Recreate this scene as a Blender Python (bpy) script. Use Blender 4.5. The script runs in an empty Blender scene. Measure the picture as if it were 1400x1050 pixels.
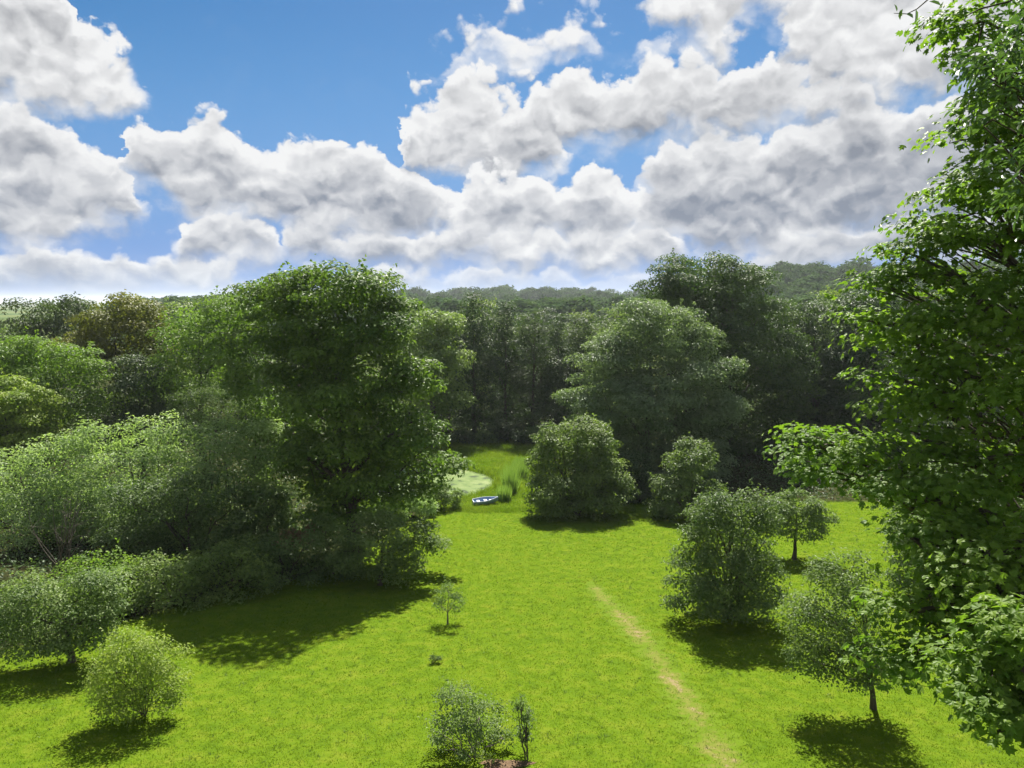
import bpy, math, random
import numpy as np
R = math.radians
sc = bpy.context.scene
col = sc.collection

# ------------------------------------------------------------------ camera
CAM_H = 11.0            # an upper window, above a lawn that falls away to a pond
PITCH = R(6.2)
FPX = 1038.0            # focal length in pixels of the 1400 px wide photograph
cam_d = bpy.data.cameras.new('camera')
cam_d.sensor_fit = 'HORIZONTAL'; cam_d.sensor_width = 36.0
cam_d.lens = 36.0 * FPX / 1400.0
cam_d.clip_start = 0.1; cam_d.clip_end = 30000.0
cam = bpy.data.objects.new('camera', cam_d); col.objects.link(cam)
cam.location = (0, 0, CAM_H); cam.rotation_euler = (R(90) - PITCH, 0, 0)
sc.camera = cam
CP, SP = math.cos(PITCH), math.sin(PITCH)
def ray(px, py):
    dx = (px - 700.0) / FPX; dy = -(py - 525.0) / FPX
    return np.array([dx, CP + dy * SP, -SP + dy * CP])

# ------------------------------------------------------------------ world: sky with cumulus layers
SUN_EL, SUN_AZ = R(51), R(7)      # azimuth measured to the right of the view direction
SKY = 0.1
w = bpy.data.worlds.new('World'); sc.world = w; w.use_nodes = True
def sky_world():
    nt = w.node_tree; nt.nodes.clear(); N = nt.nodes; Lk = nt.links
    def nd(t, **k):
        n = N.new(t)
        for a, b in k.items(): setattr(n, a, b)
        return n
    def put(s, v):
        if hasattr(v, 'default_value') or hasattr(v, 'is_linked'): Lk.new(v, s)
        else: s.default_value = v
    def m(op, a, b=0.0, c=None, clamp=False):
        n = nd('ShaderNodeMath', operation=op, use_clamp=clamp)
        put(n.inputs[0], a); put(n.inputs[1], b)
        if c is not None: put(n.inputs[2], c)
        return n.outputs[0]
    def sstep(lo, hi, x):
        n = nd('ShaderNodeMapRange', interpolation_type='SMOOTHSTEP', clamp=True)
        put(n.inputs['Value'], x); put(n.inputs['From Min'], lo); put(n.inputs['From Max'], hi)
        return n.outputs['Result']
    def mixc(f, a, b):
        n = nd('ShaderNodeMix', data_type='RGBA'); put(n.inputs[0], f)
        put(n.inputs[6], a); put(n.inputs[7], b); return n.outputs[2]
    def mixf(f, a, b):
        n = nd('ShaderNodeMix', data_type='FLOAT'); put(n.inputs[0], f)
        put(n.inputs[2], a); put(n.inputs[3], b); return n.outputs[0]
    geo = nd('ShaderNodeNewGeometry')
    neg = nd('ShaderNodeVectorMath', operation='SCALE'); neg.inputs['Scale'].default_value = -1.0
    Lk.new(geo.outputs['Incoming'], neg.inputs[0])
    sep = nd('ShaderNodeSeparateXYZ'); Lk.new(neg.outputs[0], sep.inputs[0])
    X, Y, Z = sep.outputs
    az0 = m('ARCTAN2', X, Y); el0 = m('ARCSINE', Z)
    # turbulence that breaks the outlines of the clouds
    cv = nd('ShaderNodeCombineXYZ'); Lk.new(az0, cv.inputs[0]); Lk.new(m('MULTIPLY', el0, 1.25), cv.inputs[1])
    def noise(vec, scale, detail, rough, off=0.0, lac=2.0):
        n = nd('ShaderNodeTexNoise', noise_dimensions='2D')
        v = nd('ShaderNodeVectorMath', operation='ADD'); Lk.new(vec, v.inputs[0]); v.inputs[1].default_value = (off, off * 1.7, 0)
        Lk.new(v.outputs[0], n.inputs['Vector'])
        n.inputs['Scale'].default_value = scale; n.inputs['Detail'].default_value = detail
        n.inputs['Roughness'].default_value = rough; n.inputs['Lacunarity'].default_value = lac
        return n
    n1 = noise(cv.outputs[0], 13, 5, 0.6, 3.1)
    s1 = nd('ShaderNodeSeparateColor'); Lk.new(n1.outputs['Color'], s1.inputs[0])
    du = m('SUBTRACT', s1.outputs[0], 0.5); dv = m('SUBTRACT', s1.outputs[1], 0.5); n1c = m('SUBTRACT', s1.outputs[2], 0.5)
    # billows: inverted cell distance gives rounded cauliflower heads
    def billow(off_e):
        c = nd('ShaderNodeCombineXYZ')
        Lk.new(m('ADD', az0, m('MULTIPLY', du, 0.05)), c.inputs[0])
        Lk.new(m('ADD', m('ADD', m('MULTIPLY', el0, 1.3), m('MULTIPLY', dv, 0.05)), off_e), c.inputs[1])
        v = nd('ShaderNodeTexVoronoi', voronoi_dimensions='2D', feature='F1')
        Lk.new(c.outputs[0], v.inputs['Vector'])
        v.inputs['Scale'].default_value = 14; v.inputs['Detail'].default_value = 2.0
        v.inputs['Roughness'].default_value = 0.5
        v.inputs['Lacunarity'].default_value = 2.2
        return m('SUBTRACT', 0.74, v.outputs['Distance'])
    b0 = billow(0.0); b1 = billow(0.016)
    relief = m('SUBTRACT', b0, b1)
    big = noise(cv.outputs[0], 5.5, 3, 0.55, 9.7).outputs['Fac']
    A0, A1 = -0.70, 0.70
    E0, E1 = -0.05, 0.45
    def prof(pts):
        out = []
        for px, py in pts:
            d = ray(px, py); d = d / np.linalg.norm(d)
            out.append(((math.atan2(d[0], d[1]) - A0) / (A1 - A0), (math.asin(d[2]) - E0) / (E1 - E0)))
        return out
    def curve(x, pts):
        n = nd('ShaderNodeFloatCurve'); cm = n.mapping; cm.use_clip = True
        cm.extend = 'HORIZONTAL'
        c = cm.curves[0]
        pts = sorted((min(max(p[0], 0.0), 1.0), min(max(p[1], 0.0), 1.0)) for p in pts)
        c.points[0].location = pts[0]; c.points[1].location = pts[-1]
        for p in pts[1:-1]: c.points.new(*p)
        for p in c.points: p.handle_type = 'VECTOR'
        cm.update(); Lk.new(x, n.inputs['Value']); return n.outputs[0]
    sky = nd('ShaderNodeTexSky', sky_type='NISHITA', sun_disc=False)
    sky.sun_elevation = SUN_EL; sky.sun_rotation = SUN_AZ
    sky.altitude = 30; sky.air_density = 1.0; sky.dust_density = 0.35; sky.ozone_density = 2.2
    hsv = nd('ShaderNodeHueSaturation'); Lk.new(sky.outputs[0], hsv.inputs['Color'])
    hsv.inputs['Saturation'].default_value = 1.48; hsv.inputs['Value'].default_value = SKY_BLUE
    # hazy blue air towards the horizon
    cur = mixc(sstep(0.34, 0.02, el0), hsv.outputs[0], tuple(v * CL for v in (0.115, 0.30, 0.70)) + (1,))
    WHITE = tuple(v * CL for v in (0.88, 0.885, 0.89)) + (1,)
    GREY = tuple(v * CL for v in (0.27, 0.285, 0.315)) + (1,)
    BLUEG = tuple(v * CL for v in (0.20, 0.24, 0.32)) + (1,)
    # bank: (top profile, base profile, warp, softness, shade depth, darkness)
    OFF = -260
    banks = [
      ([(160,345),(215,330),(300,275),(400,292),(500,300),(600,290),(640,262),(700,256),(800,252),(880,238),(950,216),(1000,196),(1100,172),(1200,156),(1300,138),(1400,128),(1700,120)],
       [(160,345),(215,352),(400,350),(560,346),(700,352),(860,352),(950,356),(1050,352),(1150,330),(1300,312),(1700,305)], 0.9, 0.040, 0.09, 0.62),
      ([(-300,332),(0,346),(90,342),(155,336),(230,346),(285,354),(330,372),(400,366),(470,374),(520,364),(600,372),(640,362),(700,358),(760,370),(850,380),(950,372),(1030,352),(1100,320),(1180,304),(1290,290),(1400,280),(1700,280)],
       [(-300,392),(150,386),(300,390),(420,382),(560,388),(700,378),(850,392),(1000,384),(1200,352),(1700,345)], 0.40, 0.014, 0.030, 0.95),
      ([(200,345),(236,335),(250,305),(300,284),(360,300),(420,318),(470,325),(560,312),(640,312),(700,318),(760,318),(830,312),(900,310),(940,330),(960,345)],
       [(200,345),(236,350),(300,348),(420,348),(520,352),(640,350),(760,355),(860,350),(960,345)], 0.42, 0.008, 0.030, 0.95),
      ([(-300,120),(0,140),(50,148),(100,172),(150,205),(178,240),(192,275),(215,300)],
       [(-300,330),(0,330),(50,335),(120,318),(175,305),(192,297),(215,300)], 0.6, 0.010, 0.055, 0.75),
      ([(130,240),(160,235),(171,170),(195,152),(240,148),(290,163),(340,186),(400,190),(440,196),(500,210),(545,213),(600,242),(650,262),(672,285),(690,300)],
       [(130,240),(160,238),(200,244),(240,275),(260,288),(300,303),(400,318),(500,325),(600,316),(660,308),(690,300)], 0.6, 0.010, 0.060, 0.70),
      ([(530,230),(545,200),(556,126),(590,122),(620,110),(650,105),(700,118),(740,128),(768,180),(780,205),(790,215)],
       [(530,230),(570,232),(620,238),(700,246),(760,238),(780,215),(790,215)], 0.65, 0.010, 0.060, 0.65),
      ([(600,300),(620,268),(636,234),(690,238),(740,248),(762,256),(790,236),(810,228),(850,242),(900,258),(930,285),(950,300)],
       [(600,300),(640,312),(700,330),(760,338),(850,330),(900,318),(950,300)], 0.6, 0.008, 0.060, 0.70),
      ([(840,245),(870,240),(900,206),(960,188),(1000,182),(1060,163),(1100,158),(1170,150),(1210,138),(1260,128),(1400,105),(1700,100)],
       [(840,245),(880,262),(920,300),(1000,338),(1050,348),(1100,328),(1150,304),(1250,290),(1400,275),(1700,270)], 0.6, 0.012, 0.075, 1.15),
      ([(640,150),(690,138),(740,108),(780,98),(800,104),(860,98),(920,90),(960,86),(1000,88),(1060,92),(1110,94),(1180,110),(1220,150)],
       [(640,150),(700,178),(760,184),(860,192),(900,184),(1000,184),(1110,172),(1180,160),(1220,150)], 0.6, 0.010, 0.055, 0.72),
      ([(840,OFF),(1700,OFF)],
       [(840,OFF),(862,-60),(885,30),(940,55),(985,80),(1005,60),(1015,25),(1070,32),(1085,85),(1150,122),(1200,135),(1300,118),(1400,100),(1700,100)], 0.75, 0.016, 0.20, 0.55),
      ([(-300,OFF),(60,OFF),(98,5),(130,38),(168,72),(188,95),(205,105)],
       [(-300,130),(0,140),(60,150),(112,160),(155,146),(188,118),(205,105)], 0.75, 0.014, 0.12, 0.55),
      ([(585,85),(605,70),(640,46),(660,25),(700,12),(750,8),(830,26),(850,45),(870,50),(905,52),(920,70)],
       [(585,85),(605,98),(660,90),(720,105),(760,84),(840,62),(870,86),(905,78),(920,70)], 0.9, 0.030, 0.10, 0.15),
    ]
    acc_a = None
    for i, (top, bot, wr, soft, dep, dark) in enumerate(banks):
        ph = 0.9 if i % 2 else -0.9
        aw = m('MULTIPLY_ADD', du, 0.13 * wr * ph, az0)
        ew = m('MULTIPLY_ADD', dv, 0.11 * wr, el0)
        u = m('MULTIPLY_ADD', aw, 1 / (A1 - A0), -A0 / (A1 - A0))
        et = m('MULTIPLY_ADD', curve(u, prof(top)), E1 - E0, E0)
        eb = m('MULTIPLY_ADD', curve(u, prof(bot)), E1 - E0, E0)
        t = m('SUBTRACT', et, ew)
        t = m('MULTIPLY_ADD', b0, 0.075 * wr, m('ADD', t, 0.005))
        b = m('SUBTRACT', ew, eb)
        b = m('MULTIPLY_ADD', b0, 0.04 * wr, m('ADD', b, 0.016))
        a = m('MULTIPLY', sstep(0.001, 0.002 + 0.95 * soft, t), sstep(-0.012, 0.022 + 1.2 * soft, b))
        a = m('MULTIPLY', a, sstep(0.0, 0.022, m('SUBTRACT', et, eb)))
        dk = sstep(0.006, dep, m('MULTIPLY_ADD', n1c, 0.5 * dep, t))
        dk = m('MULTIPLY', dk, m('MULTIPLY_ADD', big, 1.5, 0.15))
        dk = m('MULTIPLY', dk, dark * 0.80)
        dk = m('SUBTRACT', dk, m('MULTIPLY', relief, 0.85), clamp=True)
        c = mixc(dk, WHITE, mixc(sstep(0.30, 0.05, el0), GREY, BLUEG))
        cur = mixc(a, cur, c)
    # the same broken cumulus goes on over the rest of the sky, outside the traced banks
    pl = nd('ShaderNodeVectorMath', operation='SCALE'); Lk.new(neg.outputs[0], pl.inputs[0])
    Lk.new(m('DIVIDE', 1.0, m('ADD', m('MAXIMUM', Z, 0.0), 0.22)), pl.inputs['Scale'])
    g0 = noise(pl.outputs[0], 1.5, 6, 0.55, 21.0).outputs['Fac']
    out_az = sstep(0.62, 0.80, m('ABSOLUTE', az0)); out_el = sstep(0.36, 0.50, el0)
    outside = m('MAXIMUM', out_az, out_el)
    ga = m('MULTIPLY', m('MULTIPLY', sstep(0.49, 0.56, g0), outside), sstep(0.0, 0.10, el0))
    cur = mixc(ga, cur, mixc(sstep(0.54, 0.68, g0), WHITE, GREY))
    # pale haze just above the horizon
    hz = m('MULTIPLY', sstep(0.070, -0.01, el0), 0.42)
    cur = mixc(hz, cur, tuple(v * CL for v in (0.38, 0.50, 0.70)) + (1,))
    bg = nd('ShaderNodeBackground'); bg.inputs['Strength'].default_value = SKY
    Lk.new(cur, bg.inputs['Color'])
    o = nd('ShaderNodeOutputWorld'); Lk.new(bg.outputs[0], o.inputs['Surface'])
EXPO = 1.35
GAIN = 2 ** EXPO
CL = 1.0 / (SKY * GAIN)     # cloud colours are written as they show, undone for exposure and strength
SKY_BLUE = 0.84 / GAIN
sky_world()
w.cycles.sampling_method = 'MANUAL'; w.cycles.sample_map_resolution = 512

sun_d = bpy.data.lights.new('sun', 'SUN'); sun_d.energy = 5.0; sun_d.angle = R(0.53); sun_d.color = (1.0, 0.95, 0.86)
sun = bpy.data.objects.new('sun', sun_d); col.objects.link(sun)
sun.rotation_euler = (R(90) - SUN_EL, 0, math.pi - SUN_AZ); sun.location = (0, 0, 60)

sc.view_settings.view_transform = 'Standard'; sc.view_settings.look = 'None'
sc.view_settings.exposure = EXPO; sc.view_settings.gamma = 1.0; sc.view_settings.use_curve_mapping = False
cy = sc.cycles
cy.max_bounces = 7; cy.diffuse_bounces = 3; cy.glossy_bounces = 3; cy.transmission_bounces = 4
cy.transparent_max_bounces = 8; cy.volume_bounces = 0
cy.use_denoising = True; cy.caustics_reflective = False; cy.caustics_refractive = False

# ================================================================== helpers
rng = np.random.default_rng(11)
def sst(a, b, x):
    t = np.clip((np.asarray(x, float) - a) / (b - a), 0, 1); return t * t * (3 - 2 * t)
PX, PY, PRX, PRY = -7.9, 64.8, 5.9, 6.2          # the pond
WATER = -4.83
def terrain(x, y):
    x = np.asarray(x, float); y = np.asarray(y, float)
    yy = np.maximum(y, -60)
    t = 4.6 - 0.08 * yy
    z = -4.6 + 0.5 * (t + np.sqrt(t * t + 0.25))
    z = z + 0.12 * np.sin(x * 0.13 + 1.0) * np.sin(y * 0.09) * sst(70, 40, y)
    e = np.sqrt(((x - PX) / PRX) ** 2 + ((y - PY) / PRY) ** 2)
    z = z - 1.0 * sst(1.22, 0.85, e)
    r = np.hypot(x, y); az = np.degrees(np.arctan2(x, y))
    hr = 25 * sst(230, 560, r) * sst(4, 20, az) * sst(85, 60, az)
    hc = 11 * sst(330, 800, r) * sst(-26, -4, az) * sst(75, 55, az)
    hl = 6 * sst(420, 900, r) * sst(-25, -12, az)
    hl2 = 3.0 * sst(900, 2500, r)
    z = z + np.maximum(np.maximum(hr, hc), np.maximum(hl, hl2))
    z = z - 22 * sst(1500, 4000, r) * sst(-22, -30, az) * 0.3
    return z
def tz(x, y): return float(terrain(x, y))
def G(px, py):
    d = ray(px, py); s = 1.0
    for _ in range(4000):
        s += 0.05
        p = d * s
        if CAM_H + p[2] < tz(p[0], p[1]): break
    return np.array([p[0], p[1], tz(p[0], p[1])])
def atY(px, py, Y):
    d = ray(px, py); s = Y / d[1]
    return np.array([d[0] * s, Y, CAM_H + d[2] * s]), s

def mesh_obj(name, V, F, mat, parent=None, attrs=None, smooth=False):
    V = np.asarray(V, np.float32); F = np.asarray(F, np.int32)
    k = F.shape[1]
    me = bpy.data.meshes.new(name)
    me.vertices.add(len(V)); me.vertices.foreach_set('co', V.ravel())
    me.loops.add(F.size); me.loops.foreach_set('vertex_index', F.ravel())
    me.polygons.add(len(F))
    me.polygons.foreach_set('loop_start', np.arange(0, F.size, k, dtype=np.int32))
    if smooth: me.polygons.foreach_set('use_smooth', np.ones(len(F), bool))
    else: me.polygons.foreach_set('use_smooth', np.zeros(len(F), bool))
    for an, av in (attrs or {}).items():
        a = me.attributes.new(an, 'FLOAT', 'POINT'); a.data.foreach_set('value', np.asarray(av, np.float32))
    me.update(); me.validate()
    if mat: me.materials.append(mat)
    o = bpy.data.objects.new(name, me); col.objects.link(o)
    if parent: o.parent = parent
    return o
def empty(name, loc, label=None, cat=None, group=None):
    o = bpy.data.objects.new(name, None); col.objects.link(o); o.location = loc
    o.empty_display_size = 0.3
    tag(o, label, cat, group); return o
def tag(o, label=None, cat=None, group=None, kind=None):
    if label: o['label'] = label
    if cat: o['category'] = cat
    if group: o['group'] = group
    if kind: o['kind'] = kind
    return o
def copy_tree(o, parent=None):
    c = o.copy(); col.objects.link(c); c.parent = parent
    for ch in list(o.children): copy_tree(ch, c)
    return c

# ------------------------------------------------------------------ materials
def newmat(name):
    m = bpy.data.materials.new(name); m.use_nodes = True
    nt = m.node_tree; nt.nodes.clear(); return m, nt
def leaf_mat(name, ca, cb, trans=0.42, rough=0.45, spec=0.45, tgain=1.35, gain=1.75):
    ca = tuple(v * gain for v in ca); cb = tuple(v * gain for v in cb)
    m, nt = newmat(name); N = nt.nodes; L = nt.links
    at = N.new('ShaderNodeAttribute'); at.attribute_name = 'tint'
    oi = N.new('ShaderNodeObjectInfo')
    mx = N.new('ShaderNodeMix'); mx.data_type = 'RGBA'
    L.new(at.outputs['Fac'], mx.inputs[0]); mx.inputs[6].default_value = (*ca, 1); mx.inputs[7].default_value = (*cb, 1)
    hv = N.new('ShaderNodeHueSaturation'); L.new(mx.outputs[2], hv.inputs['Color'])
    mr = N.new('ShaderNodeMapRange'); L.new(oi.outputs['Random'], mr.inputs['Value'])
    mr.inputs['To Min'].default_value = 0.9; mr.inputs['To Max'].default_value = 1.1
    L.new(mr.outputs[0], hv.inputs['Value'])
    b = N.new('ShaderNodeBsdfPrincipled'); L.new(hv.outputs[0], b.inputs['Base Color'])
    b.inputs['Roughness'].default_value = rough + 0.06; b.inputs['Specular IOR Level'].default_value = spec * 0.42
    t = N.new('ShaderNodeBsdfTranslucent')
    tm = N.new('ShaderNodeMix'); tm.data_type = 'RGBA'; tm.blend_type = 'MULTIPLY'; tm.inputs[0].default_value = 1
    L.new(hv.outputs[0], tm.inputs[6]); tm.inputs[7].default_value = (1.12 * tgain, 1.25 * tgain, 0.55 * tgain, 1)
    L.new(tm.outputs[2], t.inputs['Color'])
    s = N.new('ShaderNodeMixShader'); s.inputs[0].default_value = trans - 0.06
    L.new(b.outputs[0], s.inputs[1]); L.new(t.outputs[0], s.inputs[2])
    o = N.new('ShaderNodeOutputMaterial'); L.new(s.outputs[0], o.inputs['Surface'])
    return m
def noise_mat(name, ca, cb, scale=6.0, rough=0.9, detail=6, bump=0.3, cc=None, spec=0.2, stretch=(1, 1, 1)):
    m, nt = newmat(name); N = nt.nodes; L = nt.links
    tc = N.new('ShaderNodeTexCoord'); mp = N.new('ShaderNodeMapping'); mp.inputs['Scale'].default_value = stretch
    L.new(tc.outputs['Object'], mp.inputs[0])
    n = N.new('ShaderNodeTexNoise'); L.new(mp.outputs[0], n.inputs['Vector'])
    n.inputs['Scale'].default_value = scale; n.inputs['Detail'].default_value = detail; n.inputs['Roughness'].default_value = 0.65
    r = N.new('ShaderNodeValToRGB'); L.new(n.outputs['Fac'], r.inputs[0])
    e = r.color_ramp.elements; e[0].position = 0.3; e[0].color = (*ca, 1); e[1].position = 0.7; e[1].color = (*cb, 1)
    if cc: k = e.new(0.5); k.color = (*cc, 1)
    b = N.new('ShaderNodeBsdfPrincipled'); L.new(r.outputs[0], b.inputs['Base Color'])
    b.inputs['Roughness'].default_value = rough; b.inputs['Specular IOR Level'].default_value = spec
    bp = N.new('ShaderNodeBump'); bp.inputs['Strength'].default_value = bump; bp.inputs['Distance'].default_value = 0.05
    L.new(n.outputs['Fac'], bp.inputs['Height']); L.new(bp.outputs[0], b.inputs['Normal'])
    o = N.new('ShaderNodeOutputMaterial'); L.new(b.outputs[0], o.inputs['Surface'])
    return m
M = {}
M['bark'] = noise_mat('bark', (0.035, 0.027, 0.02), (0.11, 0.09, 0.07), 9, stretch=(1, 1, 0.25), bump=0.8)
M['twig'] = noise_mat('grey_twig', (0.10, 0.085, 0.07), (0.2, 0.18, 0.15), 9, bump=0.4)
M['sycamore'] = leaf_mat('sycamore_leaf', (0.036, 0.066, 0.014), (0.078, 0.116, 0.019), 0.42)
M['near_sycamore'] = leaf_mat('near_sycamore_leaf', (0.046, 0.088, 0.012), (0.098, 0.148, 0.018), 0.48, rough=0.42, spec=0.35)
M['beech'] = leaf_mat('beech_leaf', (0.030, 0.060, 0.016), (0.064, 0.102, 0.020), 0.36, gain=1.35)
M['ash'] = leaf_mat('ash_leaf', (0.056, 0.086, 0.040), (0.112, 0.146, 0.072), 0.38, spec=0.7, gain=1.9)
M['grey_ash'] = leaf_mat('grey_green_leaf', (0.040, 0.066, 0.026), (0.078, 0.105, 0.042), 0.34, gain=1.3)
M['olive'] = leaf_mat('olive_leaf', (0.055, 0.068, 0.014), (0.115, 0.115, 0.022), 0.38)
M['bright'] = leaf_mat('bright_leaf', (0.050, 0.092, 0.014), (0.098, 0.145, 0.020), 0.42)
M['yellow'] = leaf_mat('yellow_green_leaf', (0.085, 0.125, 0.020), (0.150, 0.185, 0.034), 0.42)
M['sallow'] = leaf_mat('sallow_leaf', (0.076, 0.110, 0.042), (0.140, 0.180, 0.078), 0.46, spec=0.5, gain=2.3)
M['shrub'] = leaf_mat('shrub_leaf', (0.040, 0.070, 0.022), (0.092, 0.128, 0.040), 0.40, spec=0.5, gain=1.7)
M['apple'] = leaf_mat('apple_leaf', (0.050, 0.082, 0.024), (0.108, 0.145, 0.044), 0.40, spec=0.5, gain=1.65)
M['wood'] = leaf_mat('woodland_leaf', (0.028, 0.054, 0.018), (0.058, 0.090, 0.028), 0.30, gain=1.25)
M['hazel'] = leaf_mat('hazel_leaf', (0.052, 0.085, 0.022), (0.110, 0.145, 0.036), 0.40)
M['glossy'] = leaf_mat('glossy_leaf', (0.035, 0.070, 0.022), (0.070, 0.110, 0.034), 0.30, rough=0.25, spec=0.7)
M['far'] = leaf_mat('far_leaf', (0.028, 0.052, 0.022), (0.052, 0.080, 0.030), 0.22, spec=0.0, rough=0.8)
M['dead'] = leaf_mat('dry_brown_leaf', (0.16, 0.10, 0.05), (0.26, 0.18, 0.10), 0.25, gain=1.0)
M['reed'] = leaf_mat('reed_blade', (0.07, 0.12, 0.028), (0.13, 0.18, 0.05), 0.4)
M['grass'] = leaf_mat('lawn_blade', (0.070, 0.128, 0.009), (0.132, 0.180, 0.014), 0.48, rough=0.8, spec=0.0, gain=1.0)
M['dry_grass'] = leaf_mat('dry_blade', (0.13, 0.115, 0.04), (0.22, 0.17, 0.09), 0.35, gain=1.0)
M['meadow'] = leaf_mat('meadow_blade', (0.10, 0.175, 0.012), (0.19, 0.235, 0.03), 0.42, gain=1.0)

# ------------------------------------------------------------------ leaves
T_DIA = (np.array([(0, 0, 0), (.42, .5, .10), (1, 0, -.06), (.42, -.5, .10)]), np.array([(0, 2, 1), (0, 3, 2)]))
T_OVAL = (np.array([(0, 0, 0), (.28, .42, .10), (.66, .40, .08), (1, 0, -.10), (.66, -.40, .08), (.28, -.42, .10)]),
          np.array([(0, 2, 1), (0, 3, 2), (0, 4, 3), (0, 5, 4)]))
T_MAPLE = (np.array([(0, 0, 0), (.05, .30, .03), (.30, .58, .02), (.38, .30, .06), (.72, .44, -.02), (.70, .16, .04), (1, 0, -.10),
                     (.70, -.16, .04), (.72, -.44, -.02), (.38, -.30, .06), (.30, -.58, .02), (.05, -.30, .03)]),
           np.array([(0, 2, 1), (0, 3, 2), (0, 5, 3), (3, 5, 4), (0, 6, 5), (0, 7, 6), (0, 9, 7), (9, 8, 7), (0, 10, 9), (0, 11, 10)]))
def unit(v): return v / np.maximum(np.linalg.norm(v, axis=-1, keepdims=True), 1e-9)
def leaves(P, Nn, size, width, tint, tmpl, droop=0.25):
    n = len(P)
    Nn = unit(Nn)
    d = rng.normal(size=(n, 3)); d[:, 2] -= droop
    d = unit(d - Nn * np.sum(d * Nn, 1, keepdims=True))
    s = np.cross(Nn, d)
    tv, tf = tmpl
    size = np.broadcast_to(size, n)[:, None, None]
    V = P[:, None, :] + size * (tv[None, :, 0:1] * d[:, None, :] + width * tv[None, :, 1:2] * s[:, None, :] + tv[None, :, 2:3] * Nn[:, None, :])
    F = (tf[None] + (np.arange(n) * len(tv))[:, None, None]).reshape(-1, 3)
    return V.reshape(-1, 3), F, np.repeat(tint, len(tv)), d, s
def tube(path, rad, seg=6):
    path = np.asarray(path, float); k = len(path)
    t = np.gradient(path, axis=0); t = unit(t)
    ref = np.array([0.31, 0.95, 0.0]) if abs(t[0, 2]) > 0.7 else np.array([0, 0, 1.0])
    a = unit(np.cross(t, ref)); b = np.cross(t, a)
    th = np.arange(seg) * 2 * math.pi / seg
    V = path[:, None, :] + np.asarray(rad)[:, None, None] * (np.cos(th)[None, :, None] * a[:, None, :] + np.sin(th)[None, :, None] * b[:, None, :])
    i = np.arange(k - 1)[:, None]; j = np.arange(seg)[None, :]; j2 = (j + 1) % seg
    F = np.stack([i * seg + j, i * seg + j2, (i + 1) * seg + j2, (i + 1) * seg + j], -1).reshape(-1, 4)
    return V.reshape(-1, 3), F
def join(parts):
    Vs, Fs, o = [], [], 0
    for v, f in parts: Vs.append(v); Fs.append(f + o); o += len(v)
    return np.concatenate(Vs), np.concatenate(Fs)
def bez(a, b, c, k=6):
    t = np.linspace(0, 1, k)[:, None]; return (1 - t) ** 2 * a + 2 * t * (1 - t) * b + t * t * c

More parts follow.
